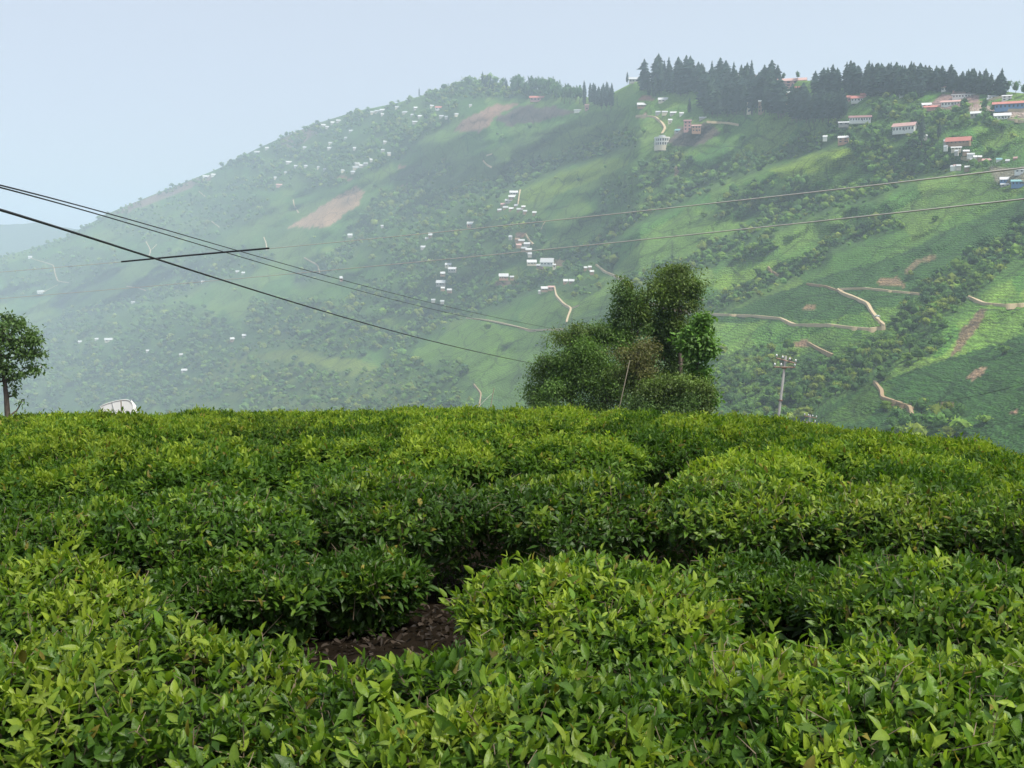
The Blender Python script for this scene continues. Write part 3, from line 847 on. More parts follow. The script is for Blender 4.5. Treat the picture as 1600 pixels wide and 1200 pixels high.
def build_house(px, py, w, hh, rise, rot, wall, roof, nw, st, label, group):
    if px < 800: py = max(py, float(np.interp(px, SKY_X, SKY_Y)) + 9)
    P = hill_at(np.array(px), np.array(py)); s = float(np.linalg.norm(P))/F
    W, Hh, Rr = w*s, hh*s, rise*s
    D = max(min(W*.6, 8), W*.22)
    az = math.atan2(-P[0], P[1])
    e = empty('house', (P[0], P[1], P[2]), az + rad(rot))
    tag(e, label, 'house', group)
    x = W/2
    wl = MB().box(-x, x, 0, D, -3, Hh).build('wall', PAL[wall], e)
    o = .05*W+.12; t = .22
    y0, y1, ym = -o*.8, D+o*.8, D/2
    r = MB()
    sec = [(y0, Hh-.25), (ym, Hh+Rr), (y1, Hh-.25), (y1, Hh-.25+t), (ym, Hh+Rr+t), (y0, Hh-.25+t)]
    vs = [(-x-o, a, b) for a, b in sec] + [(x+o, a, b) for a, b in sec]
    fs = [(i, (i+1) % 6, (i+1) % 6+6, i+6) for i in range(6)] + [(0, 5, 4, 1), (1, 4, 3, 2), (6, 7, 10, 11), (7, 8, 9, 10)]
    r.add(vs, fs).build('roof', PAL[roof], e)
    MB().add([(-x+.02, .05, Hh-.3), (-x+.02, D-.05, Hh-.3), (-x+.02, ym, Hh+Rr-.05), (x-.02, .05, Hh-.3), (x-.02, D-.05, Hh-.3), (x-.02, ym, Hh+Rr-.05)],
             [(0, 2, 1), (3, 4, 5), (0, 3, 5, 2), (1, 2, 5, 4)]).build('gable', PAL[wall], wl)
    if nw:
        per = max(1, math.ceil(nw/st)); sh = Hh/st
        wm = MB().box(-.5, .5, -.06, .02, -.5, .5).mesh('window', PAL['dark'])
        c = 0
        for f in range(st):
            for i in range(per):
                if c >= nw: break
                c += 1
                q = obj('window', wm, e, (-x + W*(i+.5)/per, 0, f*sh + sh*.52)); q.scale = (W/per*.42, 1, sh*.5)
        if W > 9:
            q = obj('door', wm, e, (-x + W*(.5+ (per//2))/per + W/per*.36, -.01, sh*.38)); q.scale = (min(1.1, W/per*.2), 1.2, sh*.74)
for a in H: build_house(*a)

# the round white building with a colonnade
def round_building(px, py, w, hh):
    P = hill_at(np.array(px), np.array(py)); s = float(np.linalg.norm(P))/F
    R_, Hh = w*s/2, hh*s
    e = empty('round_building', (P[0], P[1]+R_, P[2]))
    tag(e, 'round white two storey building with columns at the bend of the ridge road', 'building')
    def drum(r, z0, z1, n=40):
        m = MB(); a = [2*math.pi*i/n for i in range(n)]
        vs = [(r*math.cos(t), r*math.sin(t), z0) for t in a] + [(r*math.cos(t), r*math.sin(t), z1) for t in a]
        return m.add(vs, [(i, (i+1) % n, (i+1) % n+n, i+n) for i in range(n)] + [tuple(range(n, 2*n)), tuple(range(n-1, -1, -1))])
    drum(R_*.9, -6, Hh*.99).build('wall', PAL['stone'], e)
    drum(R_, -6, Hh*.18).build('base', PAL['cream'], e)
    drum(R_, Hh*.50, Hh*.60).build('balcony', PAL['white'], e)
    drum(R_*1.03, Hh*.90, Hh*1.06).build('cornice', PAL['white'], e)
    cm = MB().tube([(0, 0, Hh*.18), (0, 0, Hh*.9)], R_*.055, 8).mesh('column', PAL['white'])
    wm = MB().box(-R_*.07, R_*.07, -.05, .1, -Hh*.1, Hh*.1).mesh('window', PAL['dark'])
    for i in range(18):
        t = 2*math.pi*i/18
        obj('column', cm, e, (R_*.965*math.cos(t), R_*.965*math.sin(t), 0))
        for z in (.36, .75):
            tt = t+math.pi/18
            q = obj('window', wm, e, (R_*.905*math.cos(tt), R_*.905*math.sin(tt), Hh*z)); q.rotation_euler = (0, 0, tt+math.pi/2)
    drum(R_*.45, Hh*1.0, Hh*1.25, 16).build('roof_lantern', PAL['grey'], e)
round_building(1036, 229, 23, 14)

# ------------------------------------------------------------------ finish the hillside woods
HX = np.array([a[0] for a in H]+[1036]); HY = np.array([a[1] for a in H]+[229]); HW = np.array([a[2] for a in H]+[23])
for x, y, w in zip(HX, HY, HW):
    okT &= ~((np.abs(TREES[:, 0]-x) < w*.5+3) & (TREES[:, 1] > y-6) & (TREES[:, 1] < y+11))
for pts in ROADS:
    w = 5 if pts[0][0] > 600 else 3
    for off in (3, 9):
        d, s_, st_ = seg_dist(TREES[:, 0], TREES[:, 1]-off, pts)
        okT &= d > w
TREES = TREES[okT]
TP = hill_at(TREES[:, 0], TREES[:, 1])
TR = np.hypot(TP[:, 0], TP[:, 1])
def tree_size(i, r):
    return r.choice([r.uniform(2.0, 3.2), r.uniform(3.0, 5.2), r.uniform(4.5, 6.8)], p=[.3, .5, .2])*(1+min(max(0, TR[i]-900), 2000)/1500)
px_, py_ = TREES[:, 0], TREES[:, 1]
hidden = (px_ < 0) | (px_ > 1600) | (py_ > 650) | ((px_ > 835) & (px_ < 1100) & (py_ > 470))
rk = np.argsort(TR + 1e6*hidden)
near300 = set(rk[:300].tolist())
LAND = [((1384,511), 'bend with the white car'), ((1312,455), 'upper hairpin of the winding road'), ((1228,560), 'top of the concrete power pole'), ((1510,540), 'long bare scar in the gully'),
        ((1378,612), 'forked brown track'), ((1525,585), 'bare quarry patch at the lower right'), ((1515,465), 'left end of the short right hand track'), ((1112,525), 'bright green tree of the clump'), ((1250,537), 'bare patch beside the power pole'),
        ((1480,632), 'small bare patch near the lower right corner'), ((1265,655), 'insulators of the distant pole'), ((1440,420), 'pale bare strip above the wide gully'), ((1225,498), 'long level road right of the clump'), ((728,497), 'left end of the pale road'), ((765,610), 'bent stick pole'), ((600,600), 'scrubby yellow slope'), ((1590,660), 'right edge of the crest')]
def where(x, y):
    (a, b), nm = min(LAND, key=lambda q: (q[0][0]-x)**2 + (1.4*(q[0][1]-y))**2)
    d = math.hypot(x-a, y-b); w_ = 'close ' if d < 25 else ('' if d < 60 else 'well ')
    if abs(x-a) > abs(y-b)*1.3: return w_ + ('right of the ' if x > a else 'left of the ') + nm
    return w_ + ('below the ' if y > b else 'above the ') + nm
r = np.random.default_rng(77)
sv, sf, sc = [], [], []; nv_ = 0
for i in range(len(TREES)):
    sz = tree_size(i, r); vi = int(r.integers(0, 16)); rz = r.uniform(0, 6.28); asp = r.uniform(.7, 1.15)
    P = TP[i] - np.array((0, 0, sz*.35))
    if i in near300:
        z = where(px_[i], py_[i])
        place_tree('broadleaf_tree', BROAD_ME[vi], TRUNK_ME, tuple(P), sz, sz*asp, rz, 'green hillside tree '+z, 'hillside trees '+z)
    else:
        V, Fs, C = (BROAD if TR[i] < 800 else BROAD_LOW)[vi % 8]
        c_, s_ = math.cos(rz), math.sin(rz)
        Q = np.stack([V[:, 0]*c_-V[:, 1]*s_, V[:, 0]*s_+V[:, 1]*c_, V[:, 2]*asp], -1)*sz + P
        g_ = np.array(GREENS[int(r.integers(0, 6))])*r.uniform(.75, 1.3)
        sv.append(Q); sf.append(Fs+nv_); sc.append(g_*C[:, None]); nv_ += len(Q)
wood = obj('hillside_woods', mesh_np('hillside_woods', np.concatenate(sv), np.concatenate(sf), M_FAR, np.concatenate(sc)))
tag(wood, 'mass of green trees covering the gullies and slopes of the far hill', 'woods', kind='stuff')

# conifers on the ridge: polygons of their feet, number, height in photo pixels, label, group
STANDS = [
    ([(1003,136),(1100,134),(1100,152),(1040,148),(1005,144)], 34, (38,50), 'tall dark conifer in the open stand left on the ridge', 'conifers of the open left stand'),
    ([(1088,180),(1225,180),(1228,145),(1180,135),(1110,136)], 135, (36,48), 'dark conifer in the dense stand behind the ridge road', 'conifers of the dense middle stand'),
    ([(1258,146),(1330,140),(1360,136),(1440,142),(1440,152),(1330,150)], 110, (32,44), 'dark conifer in the round topped stand on the skyline', 'conifers of the round topped stand'),
    ([(1236,187),(1322,187),(1322,176),(1236,172)], 60, (34,42), 'dark conifer in the front block below the round topped stand', 'conifers of the front block'),
    ([(1425,140),(1560,150),(1580,152),(1560,144),(1440,134)], 80, (24,34), 'small dark conifer in the long row along the right skyline', 'conifers along the right skyline'),
    ([(908,168),(958,168),(958,158),(912,156)], 26, (26,36), 'slim dark cypress in the clump left of the hilltop', 'cypresses left of the hilltop'),
    ([(752,128),(800,142),(815,150),(760,150)], 12, (15,22), 'thin cypress on the hazy middle ridge', 'thin cypresses on the middle ridge'),
]
r = np.random.default_rng(31)
PLANTED = []
for poly, n, (h0, h1), lab, grp in STANDS:
    xs_ = [p[0] for p in poly]; ys_ = [p[1] for p in poly]
    pts = []; tries = 0
    while len(pts) < n and tries < 20000:
        tries += 1
        x = r.uniform(min(xs_), max(xs_)); y = r.uniform(min(ys_), max(ys_))
        if not in_poly(np.array([x]), np.array([y]), poly)[0]: continue
        y = max(y, float(np.interp(x, SKY_X, SKY_Y))+1)
        if any((abs(x-a) < w*.5+1.0 and b-14 < y-1 < b+3+hh*3) for a, b, w, hh in ((q[0], q[1], q[2], q[3]) for q in H if q[2] > 5)) and r.uniform() < .85: continue
        if any((a-x)**2 + ((b-y)*2)**2 < 9 for a, b in pts): continue
        pts.append((x, y))
    slim = 'cypress' in lab
    xm, ym = np.percentile([p[0] for p in pts], (25, 50, 75)), np.percentile([p[1] for p in pts], 50)
    for x, y in pts:
        sub = ', %s %s part' % ('front' if y > ym else 'back', ['far left', 'left middle', 'right middle', 'far right'][int(np.searchsorted(xm, x))])
        P = hill_at(np.array(x), np.array(y)); s = float(np.linalg.norm(P))/F
        hh = r.uniform(h0, h1)*s*r.choice([1, .95, .7, .82, 1.06]); k = int(r.integers(0, 12))
        if slim: k = 3 + 6*int(r.integers(0, 2))
        wd = hh*r.uniform(.85, 1.15)*(1.0 if slim else .98)
        PLANTED.append((hh/s + (y-ym)*.8, 'cypress_tree' if slim else 'conifer_tree', k, (P[0], P[1], P[2]-1.0), wd, hh, r.uniform(0, 6.28), lab + sub, grp + sub))
PLANTED.sort(key=lambda a: -a[0])
cv, cf, cc_ = [], [], []; nC = 0
for q, (_, nm, k, P, wd, hh, rz, lab, grp) in enumerate(PLANTED):
    if q < 285: place_tree(nm, CONE_ME[k], CTRUNK_ME, P, wd, hh, rz, lab, grp); continue
    V, Fs, C = CONE[k % 6]; c_, s_ = math.cos(rz), math.sin(rz)
    cv.append(np.stack([(V[:, 0]*c_-V[:, 1]*s_)*wd, (V[:, 0]*s_+V[:, 1]*c_)*wd, V[:, 2]*hh], -1) + np.array(P)); cf.append(Fs+nC); nC += len(V)
    cc_.append(np.array([(0.022, .044, .030), (.029, .054, .031), (.024, .047, .036)][k % 3])*C[:, None])
tag(obj('ridge_conifers', mesh_np('ridge_conifers', np.concatenate(cv), np.concatenate(cf), M_CONIFER, np.concatenate(cc_))), 'smaller dark conifers filling the stands along the ridge', 'conifers', kind='stuff')
for x, y, hp, lab in [(980,129,17,'lone conifer on the hilltop left of the grey house'), (1077,176,24,'single slim conifer on the light green clearing'), (1014,150,30,'slim conifer standing forward on the hilltop slope'), (1023,152,34,'tall slim conifer beside the white roofed clearing house'),
                      (1440,222,42,'dark tall conifer right of the long downhill building'), (1467,215,26,'dark narrow tree left of the bright red roof'), (655,150,13,'single thin cypress on the hazy upper left skyline')]:
    P = hill_at(np.array(x), np.array(y)); s = float(np.linalg.norm(P))/F
    place_tree('conifer_tree', CONE_ME[1 if hp > 15 else 3], CTRUNK_ME, (P[0], P[1], P[2]-1), hp*s*.8, hp*s, 1.0, lab, None)
for x, y, lab in [(1538,174,'small dark tree in the middle of the paved yard'), (1552,178,'round dark tree beside the white house below the yard'), (1575,146,'airy tree left on the far right skyline'), (1587,147,'airy tree on the right skyline above the blue building'), (1600,150,'tree at the right edge of the skyline'), (1224,126,'small round tree beside the large pink building on the skyline'), (1246,124,'little tree right behind the large pink building')]:
    P = hill_at(np.array(x), np.array(y)); s = float(np.linalg.norm(P))/F
    sz = 5.5*s if y > 140 else 3.6*s
    place_tree('broadleaf_tree', BROAD_ME[2], TRUNK_ME, (P[0], P[1], P[2]-.5), sz, sz*1.5, x, lab, None)

for k, x in enumerate(np.arange(803, 908, 3.0)):
    x = float(x + r.uniform(-1.5, 1.5)); y = float(np.interp(x, SKY_X, SKY_Y)) + r.uniform(4, 16)
    if abs(x-844) < 17 and y > 150: y = 147.0
    P = hill_at(np.array(x), np.array(y)); s = float(np.linalg.norm(P))/F; hp = r.uniform(20, 31)
    part_ = ['left end', 'left half', 'right half', 'right end'][min(3, int(k/9))]
    place_tree('broadleaf_tree', BROAD_ME[int(r.choice([2, 5, 8, 11, 14]))], TRUNK_ME, (P[0], P[1], P[2]-2), hp*s*.26, hp*s*.42, x, 'tall tree in the row along the middle ridge, '+part_, 'ridge row trees, '+part_)

# the little car on the winding road
P = hill_at(np.array(1371.), np.array(497.))
e = empty('parked_car', (P[0], P[1], P[2]+.95), rad(-40)); tag(e, 'small white car on the bend of the winding road', 'car')
MB().add([(-2,-.8,.3),(2,-.8,.3),(2,.8,.3),(-2,.8,.3),(-2,-.8,.95),(2,-.8,.85),(2,.8,.85),(-2,.8,.95)],[(0,3,2,1),(4,5,6,7),(0,1,5,4),(1,2,6,5),(2,3,7,6),(3,0,4,7)]).build('body', PAL['tin'], e)
MB().add([(-1.6,-.75,.93),(1.1,-.75,.88),(1.1,.75,.88),(-1.6,.75,.93),(-1.2,-.62,1.5),(.5,-.62,1.5),(.5,.62,1.5),(-1.2,.62,1.5)],[(4,5,6,7),(0,1,5,4),(1,2,6,5),(2,3,7,6),(3,0,4,7)]).build('cabin', PAL['white'], e)
wm = MB().tube([(0,-.1,0),(0,.1,0)], .33, 12).mesh('wheel', PAL['dark'])
for a in (-1.25, 1.25):
    for b in (-.78, .78): obj('wheel', wm, e, (a, b, .33))

# ------------------------------------------------------------------ leaves
def leaf_batch(pos, ax, nrm, L, W, curl, fold, col, nseg):
    """K leaf blades, each folded along its midrib and bent towards its tip"""
    ts = {6: [0, .12, .3, .5, .7, .87, 1], 5: [0, .2, .45, .7, .88, 1], 3: [0, .32, .7, 1], 2: [0, .48, 1], 1: [0, .48, 1]}[nseg]
    K = len(pos); side = np.cross(ax, nrm)
    vs, cs = [], []
    for i, t in enumerate(ts):
        c = pos + ax*(L*t*(1-.25*curl*t))[:, None] - nrm*(L*curl*t*t)[:, None]
        if i in (0, len(ts)-1):
            vs.append(c); cs.append(col)
        else:
            w = W*.5*(math.sin(math.pi*t**.82)**.85)
            s = side*w[:, None]; up = nrm*(w*fold)[:, None]
            if nseg == 1: vs += [c - s + up, c + s + up]; cs += [col*.97, col*1.03]
            else: vs += [c - s + up, c, c + s + up]; cs += [col*.97, col*1.16, col*1.03]
    V = np.stack(vs, 1); C = np.stack(cs, 1); nv = V.shape[1]
    f = [(0, 2, 1), (0, 3, 2)]
    for i in range(len(ts)-3):
        a = 1+3*i; b = a+3
        f += [(a, a+1, b+1), (a, b+1, b), (a+1, a+2, b+2), (a+1, b+2, b+1)]
    a = 1+3*(len(ts)-3); e_ = nv-1
    f += [(a, a+1, e_), (a+1, a+2, e_)]
    if nseg == 1: f = [(0, 2, 1), (1, 2, 3)]
    f = np.array(f)
    Fc = (f[None] + (np.arange(K)*nv)[:, None, None]).reshape(-1, 3)
    return V.reshape(-1, 3), Fc, C.reshape(-1, 3)

def unit(a): return a/np.maximum(np.linalg.norm(a, axis=-1, keepdims=True), 1e-9)

M_TEA = leaf_mat('tea leaf', rough=.42, spec=.26, trans=.38, objvar=.12, noise=.16, nscale=38)
M_TEA_FAR = leaf_mat('tea leaf farther rows', rough=.55, spec=.16, trans=.40, objvar=.16)
M_STEM = paint('tea stem', (0.16, 0.125, 0.08), .85, .35, 30)
for m_ in (M_TEA,):
    nt = m_.node_tree; b = nt.nodes['Principled BSDF']
    tc = nt.nodes.new('ShaderNodeTexCoord'); vo = nt.nodes.new('ShaderNodeTexNoise'); vo.inputs['Scale'].default_value = 130
    bp = nt.nodes.new('ShaderNodeBump'); bp.inputs['Strength'].default_value = .35; bp.inputs['Distance'].default_value = .004
    nt.links.new(tc.outputs['Object'], vo.inputs['Vector']); nt.links.new(vo.outputs['Fac'], bp.inputs['Height']); nt.links.new(bp.outputs[0], b.inputs['Normal'])

OLD, MIDC, YOUNG, OLIVE = (np.array(c) for c in ((.036, .084, .011), (.084, .160, .016), (.215, .285, .030), (.15, .13, .03)))
def bush_leaves(rg, rx, ry, hgt, ntop, nside, vig=.5, size=1.0):
    seed = int(rg.integers(0, 9999))
    ph = rg.uniform(0, 6.28, ntop); ro = np.sqrt(rg.uniform(0, 1, ntop))
    wob = 1 + .22*(fbm(np.cos(ph)*1.6+5, np.sin(ph)*1.6+5, seed, 2)-.5)*2
    X = rx*ro*np.cos(ph)*wob; Y = ry*ro*np.sin(ph)*wob
    clump = fbm(X/.16+20, Y/.16+20, seed+3, 2)
    Z = hgt*(1-.25*ro**4.2) + .12*(fbm(X/.3+9, Y/.3+9, seed+1, 2)-.5) + .05*(clump-.5)
    tall = rg.uniform(0, 1, ntop) < .10
    Z = Z + tall*rg.uniform(.02, .075, ntop)
    nr = unit(np.stack([np.cos(ph)*.7*ro**3, np.sin(ph)*.7*ro**3, np.ones(ntop)], -1))
    d1 = unit(nr + rg.normal(0, .26, (ntop, 3)))
    p1 = np.stack([X, Y, Z], -1)
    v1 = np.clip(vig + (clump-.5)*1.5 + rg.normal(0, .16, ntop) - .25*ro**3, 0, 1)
    ph = rg.uniform(0, 6.28, nside); s = rg.uniform(.06, .86, nside)**.8
    wob = 1 + .22*(fbm(np.cos(ph)*1.6+5, np.sin(ph)*1.6+5, seed, 2)-.5)*2
    q = (.70 + .30*s)*wob*(1 + rg.uniform(-.28, .02, nside))
    p2 = np.stack([rx*q*np.cos(ph), ry*q*np.sin(ph), hgt*s], -1)
    d2 = unit(np.stack([np.cos(ph), np.sin(ph), .35+.5*s], -1) + rg.normal(0, .38, (nside, 3)))
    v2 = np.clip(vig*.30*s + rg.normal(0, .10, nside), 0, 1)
    P = np.concatenate([p1, p2]); D = np.concatenate([d1, d2]); V = np.concatenate([v1, v2]); top = np.arange(len(P)) < ntop
    n = len(P)
    perp = unit(np.cross(D, np.where(np.abs(D[:, 2:3]) < .9, np.array((0, 0, 1.)), np.array((1., 0, 0)))))
    per2 = np.cross(D, perp)
    a0 = rg.uniform(0, 6.28, n); sl = rg.uniform(.055, .115, n)
    out = []
    for j in range(6):
        t = j/4
        a = a0 + j*2.4 + rg.normal(0, .25, n)
        lat = perp*np.cos(a)[:, None] + per2*np.sin(a)[:, None]
        th = np.radians(np.where(j < 5, 82 - 52*t, 8) + rg.normal(0, 16, n))
        ax = unit(D*np.cos(th)[:, None] + lat*np.sin(th)[:, None] + np.array((0, 0, -.06*(1-t))))
        nm = unit(D - ax*np.sum(D*ax, 1)[:, None] + rg.normal(0, .22, (n, 3)))
        nm = unit(nm - ax*np.sum(nm*ax, 1)[:, None])
        pos = P - D*(sl*(1-min(t, 1)))[:, None]
        Ln = size*(.088 - .034*min(t, 1))*rg.uniform(.6, 1.45, n)
        if j == 5: Ln = size*.045*rg.uniform(.7, 1.2, n)
        Wd = Ln*(.39 if j < 5 else .20)*rg.uniform(.85, 1.15, n)
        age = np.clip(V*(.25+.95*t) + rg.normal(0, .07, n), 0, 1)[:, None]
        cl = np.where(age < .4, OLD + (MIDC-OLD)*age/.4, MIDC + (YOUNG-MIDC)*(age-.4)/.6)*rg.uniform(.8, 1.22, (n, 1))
        bad = rg.uniform(0, 1, n) < .022
        cl = np.where(bad[:, None], OLIVE*rg.uniform(.5, 1.6, (n, 1))*np.array((1, 1, .8)), cl)
        keep = np.ones(n, bool) if j in (1, 2, 3) else (rg.uniform(0, 1, n) < (.8 if j < 5 else .55))
        out.append(dict(pos=pos, ax=ax, nm=nm, L=Ln, W=Wd, curl=rg.uniform(-.06, .62, n)*(1-.5*t), fold=rg.uniform(.12, .5, n)+.25*(j >= 4), col=cl, keep=keep, top=top, j=np.full(n, j)))
    R_ = {k: np.concatenate([o[k] for o in out]) for k in out[0]}
    kp = R_.pop('keep')
    return {k: v[kp] for k, v in R_.items()}, P, D, sl

def stems_mesh(rg, rx, ry, hgt, P, D, sl, shoots=True):
    m = MB()
    for i in range(16):
        a = rg.uniform(0, 6.28); q = rg.uniform(.2, .9)
        e_ = Vector((rx*q*math.cos(a), ry*q*math.sin(a), hgt*rg.uniform(.75, .97)))
        b_ = Vector((rg.normal(0, .05), rg.normal(0, .05), -.06)); mid = b_.lerp(e_, .5) + Vector((rg.normal(0, .05), rg.normal(0, .05), -.05))
        m.tube([b_, mid, e_], [.014, .009, .004], 4, False)
    if shoots:
        for i in rg.permutation(len(P))[:420]:
            p = Vector(P[i]); d = Vector(D[i])
            m.tube([p - d*(sl[i]*1.6), p], [.0022, .0014], 3, False)
        for i in rg.permutation(len(P))[:70]:
            p = Vector(P[i]); d = (Vector(D[i]) + Vector((rg.normal(0, .3), rg.normal(0, .3), .1))).normalized()
            q = p + d*rg.uniform(.015, .06); k = q + Vector((rg.normal(0, .03), rg.normal(0, .03), rg.uniform(.0, .03)))
            m.tube([p - d*.1, q, k], [.0028, .0019, .0010], 3, False)
    return m.mesh('stem', M_STEM)

def foliage_mesh(L_, nseg, mat):
    V, Fc, C = leaf_batch(L_['pos'], L_['ax'], L_['nm'], L_['L'], L_['W'], L_['curl'], L_['fold'], L_['col'], nseg)
    return mesh_np('foliage', V, Fc, mat, C, smooth=nseg > 2)

# a small library of single leaves for the nearest bushes
LEAF_LIB = []
_r = np.random.default_rng(3)
for colr in (OLD*1.2, MIDC, MIDC*1.3, (MIDC+YOUNG)/2, YOUNG):
    row = []
    for k in range(4):
        one = lambda *a: np.array([a], float)
        V, Fc, C = leaf_batch(one(0, 0, 0), one(1, 0, 0), one(0, 0, 1), np.array([1.]), np.array([_r.uniform(.33, .45)]), np.array([.06+.12*k]), np.array([.42-.09*k]), colr[None], 6)
        row.append(mesh_np('leaf', V, Fc, M_TEA, C, smooth=True))
    LEAF_LIB.append(row)
LIBC = np.array([(OLD*1.2), MIDC, MIDC*1.3, (MIDC+YOUNG)/2, YOUNG])

def tea_bush(x, y, label, group, folm, stemm, rz=0, sc=(1, 1, 1)):
    e = empty('tea_bush', (x, y, float(near_z(x, y))), rz); e.scale = sc
    tag(e, label, 'tea bush', group)
    f = obj('foliage', folm, e); f['kind'] = 'stuff'
    obj('stem', stemm, e)
    return e
def fx(px, y): return (px-800)/F*(y*.99+.2)

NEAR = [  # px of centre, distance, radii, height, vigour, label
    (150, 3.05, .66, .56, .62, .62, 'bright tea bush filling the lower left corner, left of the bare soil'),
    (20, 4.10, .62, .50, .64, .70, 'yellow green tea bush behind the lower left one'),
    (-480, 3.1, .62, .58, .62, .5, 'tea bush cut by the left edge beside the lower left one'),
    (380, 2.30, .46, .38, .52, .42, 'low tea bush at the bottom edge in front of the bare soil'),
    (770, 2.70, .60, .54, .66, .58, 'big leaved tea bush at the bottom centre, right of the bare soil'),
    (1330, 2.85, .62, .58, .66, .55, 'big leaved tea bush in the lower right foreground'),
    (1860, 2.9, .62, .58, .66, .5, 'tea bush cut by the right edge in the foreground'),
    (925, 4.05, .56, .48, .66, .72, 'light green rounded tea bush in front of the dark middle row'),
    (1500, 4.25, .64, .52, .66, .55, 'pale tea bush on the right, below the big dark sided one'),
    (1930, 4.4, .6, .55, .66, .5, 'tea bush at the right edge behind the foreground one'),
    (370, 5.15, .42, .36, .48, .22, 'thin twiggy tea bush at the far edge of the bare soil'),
    (1200, 4.95, .42, .36, .50, .12, 'low dark tea bush in the shaded gap right of the rounded one'),  # added to fill the gap, leaves coloured dark for its shadow
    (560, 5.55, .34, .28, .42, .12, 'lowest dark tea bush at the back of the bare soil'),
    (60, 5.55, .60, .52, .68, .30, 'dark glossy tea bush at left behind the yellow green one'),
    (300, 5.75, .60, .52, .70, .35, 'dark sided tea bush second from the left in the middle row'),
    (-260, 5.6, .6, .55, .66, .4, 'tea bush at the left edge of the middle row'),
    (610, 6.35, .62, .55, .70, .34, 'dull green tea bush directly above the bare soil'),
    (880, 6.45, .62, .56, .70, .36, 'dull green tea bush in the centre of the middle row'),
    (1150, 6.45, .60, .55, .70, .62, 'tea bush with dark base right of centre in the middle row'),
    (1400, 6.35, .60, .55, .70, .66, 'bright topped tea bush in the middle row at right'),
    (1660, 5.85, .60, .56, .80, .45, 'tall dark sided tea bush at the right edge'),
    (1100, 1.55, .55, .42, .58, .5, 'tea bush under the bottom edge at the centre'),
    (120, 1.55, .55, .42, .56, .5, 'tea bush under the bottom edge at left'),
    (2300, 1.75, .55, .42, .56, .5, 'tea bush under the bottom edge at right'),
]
rg = np.random.default_rng(2024)
G_NEAR = 'tea bushes nearest the camera'
for (px, y, rx, ry, hg, vig, lab) in NEAR:
    rx *= 1.14; ry *= 1.12
    close = 2 < y < 4.6
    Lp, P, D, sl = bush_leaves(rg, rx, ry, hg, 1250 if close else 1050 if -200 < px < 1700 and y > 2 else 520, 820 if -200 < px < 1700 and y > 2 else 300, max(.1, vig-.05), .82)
    x = fx(px, y)
    e = empty('tea_bush', (x, y, float(near_z(x, y)))); tag(e, lab, 'tea bush', G_NEAR)
    pick = np.zeros(len(Lp['pos']), bool)
    if close and y > 2:
        # the leaves that show largest stand as leaves of their own
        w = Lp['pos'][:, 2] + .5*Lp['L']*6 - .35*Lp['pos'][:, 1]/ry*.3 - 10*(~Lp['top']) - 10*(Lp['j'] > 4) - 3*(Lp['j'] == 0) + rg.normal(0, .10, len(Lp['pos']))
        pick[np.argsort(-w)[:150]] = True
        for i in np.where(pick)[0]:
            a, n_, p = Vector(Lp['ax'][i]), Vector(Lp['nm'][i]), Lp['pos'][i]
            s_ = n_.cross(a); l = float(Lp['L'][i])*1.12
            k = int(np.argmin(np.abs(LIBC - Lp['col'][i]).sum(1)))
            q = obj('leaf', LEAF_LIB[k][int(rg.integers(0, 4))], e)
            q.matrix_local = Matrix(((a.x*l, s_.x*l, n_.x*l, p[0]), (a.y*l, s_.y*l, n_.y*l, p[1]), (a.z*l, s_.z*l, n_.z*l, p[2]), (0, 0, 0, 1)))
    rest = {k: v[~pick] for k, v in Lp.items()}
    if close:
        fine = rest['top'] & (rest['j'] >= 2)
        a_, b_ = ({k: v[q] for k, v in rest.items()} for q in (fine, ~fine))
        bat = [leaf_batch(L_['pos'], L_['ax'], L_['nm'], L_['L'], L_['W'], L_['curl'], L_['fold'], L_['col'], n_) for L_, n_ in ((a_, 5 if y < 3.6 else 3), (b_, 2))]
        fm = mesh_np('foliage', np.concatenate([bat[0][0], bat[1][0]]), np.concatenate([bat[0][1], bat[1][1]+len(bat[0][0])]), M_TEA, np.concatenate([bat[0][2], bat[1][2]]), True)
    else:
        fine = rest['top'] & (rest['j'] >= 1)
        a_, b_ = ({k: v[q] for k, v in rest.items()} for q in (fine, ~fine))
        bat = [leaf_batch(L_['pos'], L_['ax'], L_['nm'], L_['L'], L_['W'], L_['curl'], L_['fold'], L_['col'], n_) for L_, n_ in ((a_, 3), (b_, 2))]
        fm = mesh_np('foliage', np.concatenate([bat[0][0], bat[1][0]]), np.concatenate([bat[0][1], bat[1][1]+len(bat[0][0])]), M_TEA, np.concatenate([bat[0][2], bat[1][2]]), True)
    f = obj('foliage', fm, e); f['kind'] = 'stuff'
    obj('stem', stems_mesh(rg, rx, ry, hg, P, D, sl), e)

